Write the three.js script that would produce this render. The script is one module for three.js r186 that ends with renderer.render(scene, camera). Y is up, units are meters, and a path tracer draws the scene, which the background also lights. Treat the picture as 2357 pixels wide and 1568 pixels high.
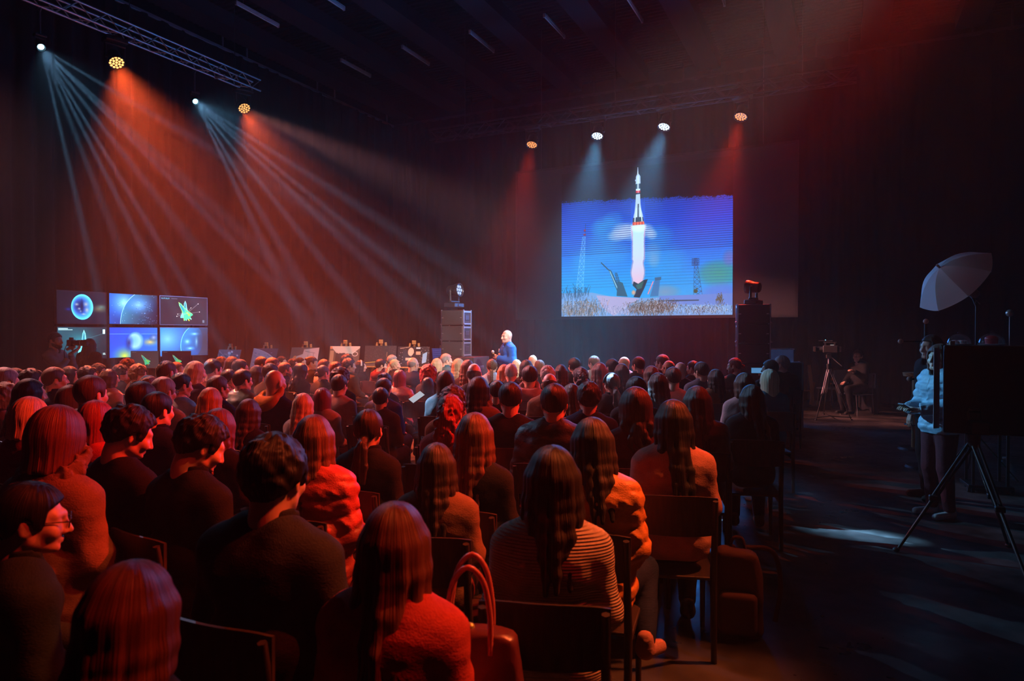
import * as THREE from 'three';
import { mergeGeometries } from 'three/addons/utils/BufferGeometryUtils.js';
import { RoundedBoxGeometry } from 'three/addons/geometries/RoundedBoxGeometry.js';
import { RectAreaLightUniformsLib } from 'three/addons/lights/RectAreaLightUniformsLib.js';

// ---- camera: photo of 2357 x 1568 pixels, focal length 1571 pixels, eye 1.65 m above the floor, horizon at row 765; x runs along the stage wall, -z towards it
const F = 1571, CX = 1178.5, HORIZON = 765, EYE = 1.65, YAW = Math.atan(761 / F);
const scene = new THREE.Scene();
scene.background = new THREE.Color(0x000000);
const camera = new THREE.PerspectiveCamera(2 * Math.atan(784 / F) * 180 / Math.PI, 2357 / 1568, 0.05, 80);
camera.position.set(0, EYE, 0);
camera.rotation.order = 'YXZ';
camera.focus = 8; camera.userData.fStop = 4;
camera.rotation.set(-Math.atan((784 - HORIZON) / F), YAW, 0);
const renderer = new THREE.WebGLRenderer({ antialias: true });
renderer.toneMapping = THREE.LinearToneMapping;
renderer.toneMappingExposure = 1.0;
renderer.shadowMap.enabled = true;
RectAreaLightUniformsLib.init();
// stage haze in the whole hall
scene.fog = new THREE.FogExp2(0xffffff, 0.0036);

// ---- helpers
const SY = Math.sin(YAW), CY = Math.cos(YAW), R = (d) => d * Math.PI / 180, PI = Math.PI;
const V = (x, y, z) => new THREE.Vector3(x, y, z);
// a pixel and a distance along the view axis -> a point in the hall
function at(px, py, t) { const u = (px - CX) / F; return V(t * (-SY + CY * u), EYE - (py - HORIZON) * t / F, t * (-CY - SY * u)); }
const depthAtZ = (px, z) => -z / (CY + SY * (px - CX) / F);
const depthAtX = (px, x) => -x / (SY - CY * (px - CX) / F);
function atZ(px, py, z) { return at(px, py, depthAtZ(px, z)); }
function atX(px, py, x) { return at(px, py, depthAtX(px, x)); }
function rng(seed) { let s = seed >>> 0; return () => { s = (s + 0x6d2b79f5) | 0; let t = Math.imul(s ^ (s >>> 15), 1 | s); t = (t + Math.imul(t ^ (t >>> 7), 61 | t)) ^ t; return ((t ^ (t >>> 14)) >>> 0) / 4294967296; }; }
const taken = new Map();
function numbered(name) { const n = taken.get(name) ?? 0; taken.set(name, n + 1); return n ? name + '_' + String(n).padStart(3, '0') : name; }
function shade(o) { o.castShadow = true; o.receiveShadow = true; return o; }
function tag(o, label, category, group) { o.userData.label = label; o.userData.category = category; if (group) o.userData.group = group; return o; }
function thing(name, label, category, pos = [0, 0, 0], turn = 0, group) {
  const o = new THREE.Group(); o.name = numbered(name); o.position.set(...(pos.isVector3 ? pos.toArray() : pos)); o.rotation.y = turn; scene.add(o);
  return tag(o, label, category, group);
}
function part(name, geo, mat, parent, pos) { const m = shade(new THREE.Mesh(geo, mat)); m.name = name; if (pos) m.position.set(...(pos.isVector3 ? pos.toArray() : pos)); parent.add(m); return m; }
function struct(name, geo, mat, pos) { const m = part(numbered(name), geo, mat, scene, pos); m.userData.kind = 'structure'; return m; }
const box = (w, h, d, x = 0, y = 0, z = 0) => new THREE.BoxGeometry(w, h, d).translate(x, y, z);
const rbox = (w, h, d, r = 0.01, x = 0, y = 0, z = 0, seg = 2) => new RoundedBoxGeometry(w, h, d, seg, Math.min(r, w / 2.01, h / 2.01, d / 2.01)).translate(x, y, z);
function rod(a, b, r, r2 = r, seg = 8) {
  const d = b.clone().sub(a), g = new THREE.CylinderGeometry(r2, r, d.length(), seg);
  g.applyQuaternion(new THREE.Quaternion().setFromUnitVectors(V(0, 1, 0), d.clone().normalize()));
  return g.translate((a.x + b.x) / 2, (a.y + b.y) / 2, (a.z + b.z) / 2);
}
function tube(pts, r, seg = 24, rad = 8, closed = false) { return new THREE.TubeGeometry(new THREE.CatmullRomCurve3(pts, closed), seg, r, rad, closed); }
function merged(list) { return mergeGeometries(list.map((g) => { const n = g.index ? g.toNonIndexed() : g; for (const k of Object.keys(n.attributes)) if (!['position', 'normal', 'uv'].includes(k)) n.deleteAttribute(k); return n; })); }
// value noise
const HASH = new Float32Array(4096); { const r = rng(77); for (let i = 0; i < 4096; i++) HASH[i] = r() * 2 - 1; }
const hsh = (x, y, z) => HASH[(x * 73 + y * 179 + z * 283 + ((x * y) ^ (z * 31))) & 4095];
function noise(x, y, z = 0) {
  const ix = Math.floor(x), iy = Math.floor(y), iz = Math.floor(z); let fx = x - ix, fy = y - iy, fz = z - iz;
  fx = fx * fx * (3 - 2 * fx); fy = fy * fy * (3 - 2 * fy); fz = fz * fz * (3 - 2 * fz);
  const L = (a, b, t) => a + (b - a) * t;
  return L(L(L(hsh(ix, iy, iz), hsh(ix + 1, iy, iz), fx), L(hsh(ix, iy + 1, iz), hsh(ix + 1, iy + 1, iz), fx), fy),
    L(L(hsh(ix, iy, iz + 1), hsh(ix + 1, iy, iz + 1), fx), L(hsh(ix, iy + 1, iz + 1), hsh(ix + 1, iy + 1, iz + 1), fx), fy), fz);
}
// a computed texture: f(u, v) -> grey or [r, g, b] in 0..1
function tex(w, h, f, srgb = false, rep = [1, 1]) {
  const d = new Uint8Array(w * h * 4);
  for (let j = 0; j < h; j++) for (let i = 0; i < w; i++) {
    const c = f(i / w, j / h), o = (j * w + i) * 4, a = Array.isArray(c) ? c : [c, c, c];
    for (let k = 0; k < 3; k++) d[o + k] = Math.max(0, Math.min(255, a[k] * 255)); d[o + 3] = 255;
  }
  const t = new THREE.DataTexture(d, w, h); t.magFilter = THREE.LinearFilter; t.minFilter = THREE.LinearMipmapLinearFilter; t.generateMipmaps = true;
  t.wrapS = t.wrapT = THREE.RepeatWrapping; t.repeat.set(...rep); if (srgb) t.colorSpace = THREE.SRGBColorSpace; t.needsUpdate = true; return t;
}
// periodic noise in the unit square
function tnoise(u, v, n, m = n, s = 0) {
  const x = u * n, y = v * m, ix = Math.floor(x), iy = Math.floor(y); let fx = x - ix, fy = y - iy; fx = fx * fx * (3 - 2 * fx); fy = fy * fy * (3 - 2 * fy);
  const h = (a, b) => hsh(((a % n) + n) % n, ((b % m) + m) % m, s), L = (a, b, t) => a + (b - a) * t;
  return L(L(h(ix, iy), h(ix + 1, iy), fx), L(h(ix, iy + 1), h(ix + 1, iy + 1), fx), fy);
}
const rgb = (r, g, b) => new THREE.Color().setRGB(r, g, b);
const std = (color, roughness = 0.8, o = {}) => new THREE.MeshStandardMaterial({ color, roughness, ...o });
const matte = (color, roughness = 0.9, o = {}) => new THREE.MeshPhysicalMaterial({ color, roughness, specularIntensity: 0.22, ...o });
function canvas(w, h, draw) {
  const c = document.createElement('canvas'); c.width = w; c.height = h; const g = c.getContext('2d'); draw(g, w, h);
  const t = new THREE.CanvasTexture(c); t.colorSpace = THREE.SRGBColorSpace; t.magFilter = THREE.LinearFilter; return t;
}
const M = {
  blackMetal: std(rgb(0.012, 0.012, 0.013), 0.45, { metalness: 0.3 }), blackPlastic: std(rgb(0.014, 0.014, 0.016), 0.5), steel: std(rgb(0.45, 0.45, 0.47), 0.35, { metalness: 0.9 }),
  alu: std(rgb(0.5, 0.5, 0.52), 0.4, { metalness: 0.8 }), darkSteel: std(rgb(0.12, 0.12, 0.13), 0.4, { metalness: 0.8 }), white: std(rgb(0.7, 0.7, 0.7), 0.6), pine: null,
};
// ---- the hall: floor, ceiling, walls and black curtains
const BACK = -17.7, LEFT = -12.7, RIGHT = 9, REAR = 5, CEIL = 8.6;
{
  const floorTex = tex(512, 512, (u, v) => { const n = 0.5 + 0.22 * tnoise(u, v, 6) + 0.16 * tnoise(u, v, 17, 17, 3) + 0.1 * tnoise(u, v, 60, 60, 5); return [n * 0.46, n * 0.44, n * 0.43]; }, true, [0.25, 0.25]);
  const floorRough = tex(512, 512, (u, v) => { const n = 0.5 + 0.3 * tnoise(u, v, 8, 8, 9) + 0.25 * tnoise(u, v, 31, 31, 11) + 0.2 * tnoise(u, v, 90, 90, 2); const g = 0.26 + 0.16 * n; return [g, g, g]; }, false, [0.33, 0.33]);
  const floorMat = std(rgb(1, 1, 1), 1, { map: floorTex, roughnessMap: floorRough });
  const g = box(RIGHT - LEFT + 1, 0.2, REAR - BACK + 1, (LEFT + RIGHT) / 2, -0.1, (BACK + REAR) / 2);
  const p = g.attributes.position, uv = g.attributes.uv; for (let i = 0; i < p.count; i++) uv.setXY(i, p.getX(i), p.getZ(i));
  struct('floor', g, floorMat);
  const wallMat = matte(rgb(0.009, 0.009, 0.01), 0.9);
  const mid = (BACK + REAR) / 2, len = REAR - BACK + 1.2, cx = (LEFT + RIGHT) / 2, wid = RIGHT - LEFT + 1.2;
  struct('wall_left', box(0.3, CEIL, len, LEFT - 0.65, CEIL / 2, mid), wallMat);
  struct('wall_right', box(0.3, CEIL, len, RIGHT + 0.45, CEIL / 2, mid), wallMat);
  struct('wall_back', box(wid, CEIL, 0.3, cx, CEIL / 2, BACK - 0.65), wallMat);
  struct('wall_rear', box(wid, CEIL, 0.3, cx, CEIL / 2, REAR + 0.45), wallMat);
  // ribbed steel deck
  const deck = tex(64, 256, (u, v) => { const s = Math.sin(v * 2 * PI * 16); return 0.5 + 0.5 * Math.max(-1, Math.min(1, s * 2.2)); }, false, [1, 0.4]);
  const cg = box(wid, 0.3, len, cx, CEIL + 0.15, mid); { const q = cg.attributes.position, w = cg.attributes.uv; for (let i = 0; i < q.count; i++) w.setXY(i, q.getX(i), q.getZ(i)); }
  struct('ceiling', cg, matte(rgb(0.014, 0.014, 0.016), 0.6, { bumpMap: deck, bumpScale: 0.03 }));
  // deep beams run towards the stage, midway between the rows of tubes
  const beamMat = matte(rgb(0.035, 0.035, 0.042), 0.5);
  const beamG = merged([box(0.55, 0.03, len - 1, 0, -0.3, 0), box(0.02, 0.3, len - 1, -0.265, -0.15, 0), box(0.02, 0.3, len - 1, 0.265, -0.15, 0)]);
  for (let k = 0; k < 11; k++) struct('trim_' + (k + 1), beamG, beamMat, [-12.28 + k * 1.842, CEIL, mid]);
}
// the fluorescent battens, switched off, in rows across the ceiling
{
  const body = std(rgb(0.5, 0.5, 0.55), 0.5), tubeM = std(rgb(0.75, 0.76, 0.8), 0.25);
  const bodyG = rbox(0.06, 0.05, 1.2, 0.01), tubeG = new THREE.CylinderGeometry(0.019, 0.019, 1.12, 10).rotateX(PI / 2), capG = rbox(0.05, 0.05, 0.03, 0.006), rodG = new THREE.CylinderGeometry(0.004, 0.004, 0.12, 6);
  const h = 6.8;
  const rows = [[1.997, [1.667, 1.396, 1.124, 0.854, 0.586, 0.33]], [1.512, [1.665, 1.394, 1.124]]];
  rows.forEach(([zk, xs], r) => xs.forEach((xk) => {
    const o = thing('batten_light', r ? 'unlit fluorescent batten in the ceiling row nearer the audience end' : 'unlit fluorescent batten in the ceiling row nearer the stage', 'light', [-xk * h, EYE + h, -(zk + 0.087) * h], 0, r ? 'unlit ceiling battens in the second row' : 'unlit ceiling battens in the row by the stage');
    part('housing', bodyG, body, o, [0, 0.035, 0]); part('lamp_tube', tubeG, tubeM, o, [0, -0.012, 0]);
    for (const s of [-1, 1]) { part('end_cap', capG, body, o, [0, -0.008, s * 0.585]); part('hanger', rodG, M.steel, o, [0, 0.1, s * 0.4]); }
  }));
}
// pleated black curtains in panels
{
  const cloth = tex(128, 128, (u, v) => 0.5 + 0.25 * tnoise(u, v, 64) + 0.2 * tnoise(u, v, 20, 20, 4), false, [4, 4]);
  const mat = matte(rgb(0.011, 0.0105, 0.013), 0.95, { bumpMap: cloth, bumpScale: 0.002, side: THREE.DoubleSide });
  const H = 8.05;
  function curtain(width, seed) {
    const nx = Math.round(width / 0.022), ny = 14, pos = [], uv = [], idx = [], r = rng(seed), ph = [];
    for (let k = 0; k < 6; k++) ph.push(r() * 6.28);
    for (let j = 0; j <= ny; j++) for (let i = 0; i <= nx; i++) {
      const x = i / nx * width, y = j / ny * H + 0.03, k = 1 - j / ny, w = x + 0.02 * Math.sin(y * 0.9 + ph[0]) * k;
      const a = (0.05 + 0.06 * k) * (0.65 + 0.35 * Math.sin(w * 2.1 + ph[1]));
      const z = a * Math.sin(w * 6.283 / 0.4 + 1.1 * Math.sin(w * 1.7 + ph[2]) + 0.5 * Math.sin(w * 4.3 + ph[3])) + 0.22 * a * Math.sin(w * 6.283 / 0.17 + ph[4]);
      pos.push(x - width / 2, y, z); uv.push(x, y);
    }
    for (let j = 0; j < ny; j++) for (let i = 0; i < nx; i++) { const a = j * (nx + 1) + i, b = a + 1, c = a + nx + 1, d = c + 1; idx.push(a, b, d, a, d, c); }
    const g = new THREE.BufferGeometry(); g.setAttribute('position', new THREE.Float32BufferAttribute(pos, 3)); g.setAttribute('uv', new THREE.Float32BufferAttribute(uv, 2)); g.setIndex(idx); g.computeVertexNormals(); return g;
  }
  const variants = [11, 23, 37].map((s) => curtain(3.1, s));
  const railG = rbox(0.05, 0.07, 3.1, 0.01);
  const rail = std(rgb(0.3, 0.3, 0.33), 0.45, { metalness: 0.6 });
  for (let k = 0; k < 6; k++) {
    const o = thing('curtain', 'black pleated curtain panel hanging on the wall behind the screens', 'curtain', [LEFT, 0, BACK + 1.55 + k * 3.1], PI / 2, 'black curtain panels on the screen wall side');
    part('fabric', variants[k % 3], mat, o); part('curtain_rail', railG.clone().rotateY(PI / 2), rail, o, [0, H + 0.05, 0]);
    for (const s of [-1, 1]) part('rail_bracket', box(0.03, CEIL - H - 0.05, 0.03), rail, o, [s * 1.2, (H + CEIL) / 2 + 0.03, 0]);
  }
  for (let k = 0; k < 7; k++) {
    const o = thing('curtain', 'black pleated curtain panel hanging behind the stage', 'curtain', [LEFT + 1.6 + k * 3.1, 0, BACK], 0, 'black curtain panels behind the stage');
    part('fabric', variants[(k + 1) % 3], mat, o); part('curtain_rail', railG.clone().rotateY(PI / 2), M.blackMetal, o, [0, H + 0.05, 0]);
    for (const s of [-1, 1]) part('rail_bracket', box(0.03, CEIL - H - 0.05, 0.03), M.blackMetal, o, [s * 1.2, (H + CEIL) / 2 + 0.03, 0]);
  }
}
// ---- trusses and moving head lights; each lamp is a glowing face and a spot light just before it
function truss(label, a, b, size, hang, dark) {
  const mat = dark ? M.blackMetal : M.alu, o = thing('lighting_truss', label, 'truss', a.clone().add(b).multiplyScalar(0.5)), d = b.clone().sub(a), L = d.length(), q = new THREE.Quaternion().setFromUnitVectors(V(0, 0, 1), d.clone().normalize());
  const s = size / 2, chord = new THREE.CylinderGeometry(0.022, 0.022, L, 8).rotateX(PI / 2), n = Math.round(L / (size * 1.05)), step = L / n;
  const put = (name, g, m) => { const p = part(name, g, m, o); p.quaternion.copy(q); return p; };
  for (const [x, y] of [[-s, -s], [s, -s], [-s, s], [s, s]]) put('chord', chord.clone().translate(x, y, 0), mat);
  for (let k = 0; k < n; k++) {
    const z0 = -L / 2 + k * step, z1 = z0 + step, f = k % 2 ? 1 : -1;
    put('brace', rod(V(-s, -s * f, z0), V(-s, s * f, z1), 0.011, 0.011, 6), mat); put('brace', rod(V(s, -s * f, z0), V(s, s * f, z1), 0.011, 0.011, 6), mat);
    put('brace', rod(V(-s * f, -s, z0), V(s * f, -s, z1), 0.011, 0.011, 6), mat);
    if (k % 8 === 4) put('joint_plate', box(size + 0.05, 0.05, 0.03, 0, -s, z0), mat);
  }
  for (const k of hang) put('suspension_cable', rod(V(0, s, k * L), V(0, CEIL - o.position.y - 0.004, k * L), 0.008, 0.008, 6), M.darkSteel);
  return o;
}
const TRX = -11.5;
truss('aluminium box truss running along the screen wall side', V(TRX + 0.1, 6.95, -1.2), V(TRX + 0.1, 6.95, -10.9), 0.23, [-0.42, -0.1, 0.2, 0.44]);
truss('aluminium box truss hanging above the big screen', V(-8.6, 6.2, -13.5), V(0.2, 6.2, -13.5), 0.23, [-0.4, 0, 0.4], true);
truss('aluminium box truss along the aisle side', V(2.0, 6.95, -1.2), V(2.0, 6.95, -10.9), 0.23, [-0.42, 0, 0.42]);

const shellMat = std(rgb(0.02, 0.02, 0.022), 0.35);
function spot(name, color, intensity, from, to, angle, penumbra, size) {
  const l = new THREE.SpotLight(color, intensity, 0, angle, penumbra, 2); l.name = name; l.position.copy(from); l.target.position.copy(to); l.castShadow = true; l.shadow.radius = size / 0.02; l.shadow.mapSize.set(1024, 1024); l.shadow.camera.near = 0.1; scene.add(l, l.target); return l;
}
// a moving head: lens centre, aim point, lens radius; up = +1 hangs from above, -1 stands on a base below
function movingHead(label, group, lens, aim, rad, glow, glowK, ledN, hangTo, up = 1) {
  const o = thing('moving_head_light', label, 'stage light', lens, 0, group), d = aim.clone().sub(lens).normalize(), q = new THREE.Quaternion().setFromUnitVectors(V(0, 0, 1), d);
  const aimed = (g) => g.applyQuaternion(q);
  const L = rad * 2.1, prof = [[0, -L], [rad * 0.7, -L], [rad * 0.86, -L * 0.92], [rad * 0.92, -L * 0.5], [rad * 1.04, -L * 0.28], [rad * 1.12, -0.03], [rad * 1.12, 0.012], [rad * 1.0, 0.012], [rad * 0.98, -0.012], [0, -0.012]].map(([r, z]) => new THREE.Vector2(r, z));
  part('head_housing', aimed(new THREE.LatheGeometry(prof, 28).rotateX(PI / 2)), shellMat, o);
  const ring = part('lens_ring', aimed(new THREE.TorusGeometry(rad * 1.06, rad * 0.05, 8, 32)), M.darkSteel, o);
  const led = new THREE.MeshStandardMaterial({ color: 0x222222, roughness: 0.3, emissive: glow, emissiveIntensity: glowK }), spots = [[0, 0]];
  const r0 = ledN > 12 ? rad * 0.17 : ledN > 1 ? rad * 0.24 : rad * 0.8;
  if (ledN > 1) for (let k = 0; k < 6; k++) spots.push([rad * (ledN > 12 ? 0.42 : 0.6) * Math.cos(k * PI / 3), rad * (ledN > 12 ? 0.42 : 0.6) * Math.sin(k * PI / 3)]);
  if (ledN > 12) for (let k = 0; k < 12; k++) spots.push([rad * 0.8 * Math.cos(k * PI / 6 + 0.2), rad * 0.8 * Math.sin(k * PI / 6 + 0.2)]);
  const dome = new THREE.SphereGeometry(r0, 12, 6, 0, 2 * PI, 0, PI / 2).rotateX(PI / 2).scale(1, 1, 0.5);
  for (const [x, y] of spots) part('lamp_lens', aimed(dome.clone().translate(x, y, -0.01)), led, o);
  // yoke: two arms from the pivots at mid head to the base
  const side = new THREE.Vector3().crossVectors(d, V(0, 1, 0)); if (side.lengthSq() < 0.01) side.set(1, 0, 0); side.normalize();
  const mid = d.clone().multiplyScalar(-L * 0.5), lift = rad * 1.75;
  for (const s of [-1, 1]) {
    const p = mid.clone().addScaledVector(side, s * rad * 1.2), e = p.clone().add(V(0, up * lift, 0));
    part('yoke_arm', merged([rod(p, e, rad * 0.16, rad * 0.2, 10), rod(p.clone().addScaledVector(side, -s * rad * 0.3), p.clone().addScaledVector(side, s * rad * 0.08), rad * 0.26, rad * 0.26, 14)]), shellMat, o);
  }
  const by = mid.y + up * (lift + rad * 0.1), ang = Math.atan2(side.x, side.z);
  part('yoke_bridge', rbox(rad * 0.6, rad * 0.36, rad * 2.8, 0.02).rotateY(ang).translate(mid.x, by, mid.z), shellMat, o);
  part('base', merged([rbox(rad * 2.1, rad * 0.75, rad * 2.9, 0.02).rotateY(ang).translate(mid.x, by + up * rad * 0.6, mid.z), rbox(rad * 0.1, rad * 0.4, rad * 0.9, 0.01).rotateY(ang).translate(mid.x + Math.cos(ang) * rad * 1.1, by + up * rad * 0.6, mid.z - Math.sin(ang) * rad * 1.1)]), shellMat, o);
  if (hangTo) part('clamp', merged([rod(V(mid.x, by + up * rad * 0.9, mid.z), V(mid.x, hangTo - lens.y, mid.z), 0.02), new THREE.TorusGeometry(0.035, 0.012, 8, 16).translate(mid.x, hangTo - lens.y, mid.z)]), M.darkSteel, o);
  return { o, d, front: lens.clone().addScaledVector(d, 0.03) };
}
const ORANGE = new THREE.Color().setRGB(1, 0.1, 0.02), RED = new THREE.Color().setRGB(1, 0.035, 0.012), ROSE = new THREE.Color().setRGB(1, 0.32, 0.26), AMBER = new THREE.Color().setRGB(1, 0.17, 0.04), CYAN = new THREE.Color().setRGB(0.11, 0.55, 1), ICE = new THREE.Color().setRGB(0.25, 0.6, 1), WARMW = new THREE.Color().setRGB(1, 0.8, 0.72);
const LEDORANGE = new THREE.Color().setRGB(1, 0.42, 0.12), LEDRED = new THREE.Color().setRGB(1, 0.32, 0.1), LEDBLUE = new THREE.Color().setRGB(0.3, 0.75, 1), LEDWHITE = new THREE.Color().setRGB(0.75, 0.92, 1);
// left truss: wash lamps and beam lamps in turn
const leftHeads = [];
for (const [px, py, kind] of [[273, 148, 'wash'], [565, 252, 'wash2']]) {
  const p = atX(px, py, TRX), aim = V(kind === 'wash' ? -7.0 : -6.6, 0.5, kind === 'wash' ? -6.6 : -8.8);
  const h = movingHead(kind === 'wash' ? 'brightest orange wash light on the side truss' : 'smaller looking orange wash light at the stage end of the side truss', undefined, p, aim, 0.125, LEDORANGE, kind === 'wash' ? 2.6 : 1.6, 19, 6.8);
  spot('wash_light', ORANGE, kind === 'wash' ? 2500 : 1500, h.front, aim, 0.44, 1, 0.1);
  if (kind !== 'wash') spot('wash_light', ROSE, 2000, h.front, at(1965, 880, 13), 0.13, 1, 0.08);
}
{ // the next lamps along the side truss, past the edge of the picture
  const p = V(TRX, 6.4, -4.3), aim = V(-8.0, 0.5, -4.6); const h = movingHead('orange wash light at the audience end of the side truss', undefined, p, aim, 0.125, LEDORANGE, 6, 19, 6.8);
  spot('wash_light', ROSE, 380, h.front, aim, 0.5, 1, 0.1);
}
const BEAM = 23000;
for (const [px, py, tg, label] of [[100, 112, [[246, 9, 0.6], [350, 8.6, 0.35], [425, 8.4, 1], [489, 8.2, 1.1], [600, 8, 0.5], [736, 7.6, 1], [800, 7.4, 0.4], [1184, 7, 0.35]], 'pale blue beam light on the side truss farther from the stage'], [453, 236, [[700, 9, 0.6], [760, 8.8, 0.6], [870, 8.5, 0.9], [1010, 8.2, 0.8], [1098, 8, 1.1], [1267, 7.6, 0.6]], 'pale blue beam light on the side truss nearer the stage']]) {
  const p = atX(px, py, TRX), aim = at(tg[3][0], 800, tg[3][1]);
  const h = movingHead(label, undefined, p, aim, 0.06, LEDBLUE, 8, 1, 6.8);
  for (const [tx, t, k] of tg) spot('beam_light', ICE, BEAM * k, h.front, at(tx, 760, t), 0.0125 + 0.01 * (1 - k), 1, 0.02);
  spot('beam_light', ICE, 60, h.front, aim, 0.5, 1, 0.04);
  if (px > 300) { spot('beam_light', ICE, 200, h.front, V(-0.2, 0, -6.6), 0.26, 1, 0.03); spot('beam_light', CYAN, 520, h.front, at(2150, 930, 6.0), 0.06, 1, 0.03); }
}
// above the screen
[[1224, 335, LEDRED, RED, 700, 'red wash light above the left edge of the big screen', 1.6], [1374, 315, LEDWHITE, CYAN, 1300, 'white blue wash light above the big screen by the red one', 2.5], [1527, 294, LEDWHITE, CYAN, 1300, 'white blue wash light above the rocket picture', 2.5], [1703, 271, LEDRED, RED, 820, 'red wash light above the right edge of the big screen', 1.6]].forEach(([px, py, led, col, I, label, k], n) => {
  const p = atZ(px, py, -13.5), aim = V(p.x + [0.25, 0.2, -0.9, -0.8][n], 0, -10.6), h = movingHead(label, undefined, p, aim, 0.115, led, k, 19, 6.05);
  spot('wash_light', col, I, h.front, aim, 0.32, 1, 0.09);
});
// aisle side truss, past the right and upper edge of the picture
for (const [z, ax, az, col, led, I, ang, label] of [[-9.4, -4.6, -6.4, RED, LEDRED, 300, 0.33, 'red wash light at the stage end of the aisle truss'], [-7.4, -2.9, -3.0, RED, LEDRED, 720, 0.27, 'red wash light midway along the aisle truss'], [-5.0, -0.9, -2.5, AMBER, LEDORANGE, 300, 0.26, 'orange wash light along the aisle truss'], [-3.0, -1.9, -0.9, RED, LEDRED, 90, 0.26, 'red wash light at the audience end of the aisle truss']]) {
  const p = V(2.0, 6.4, z), aim = V(ax, 0.8, az), h = movingHead(label, undefined, p, aim, 0.125, led, 2.5, 19, 6.8);
  spot('wash_light', col, I, h.front, aim, ang, 1, 0.1);
}
// front light for the stage, on the aisle truss
{
  const p = V(2.0, 6.4, -6.2), aim = V(-7.0, 1.2, -11.4);
  const h = movingHead('white front light on the aisle truss', undefined, p, aim, 0.11, LEDWHITE, 4, 7, 6.8);
  spot('front_light', WARMW, 760, h.front, aim, 0.27, 1, 0.06);
}
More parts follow.
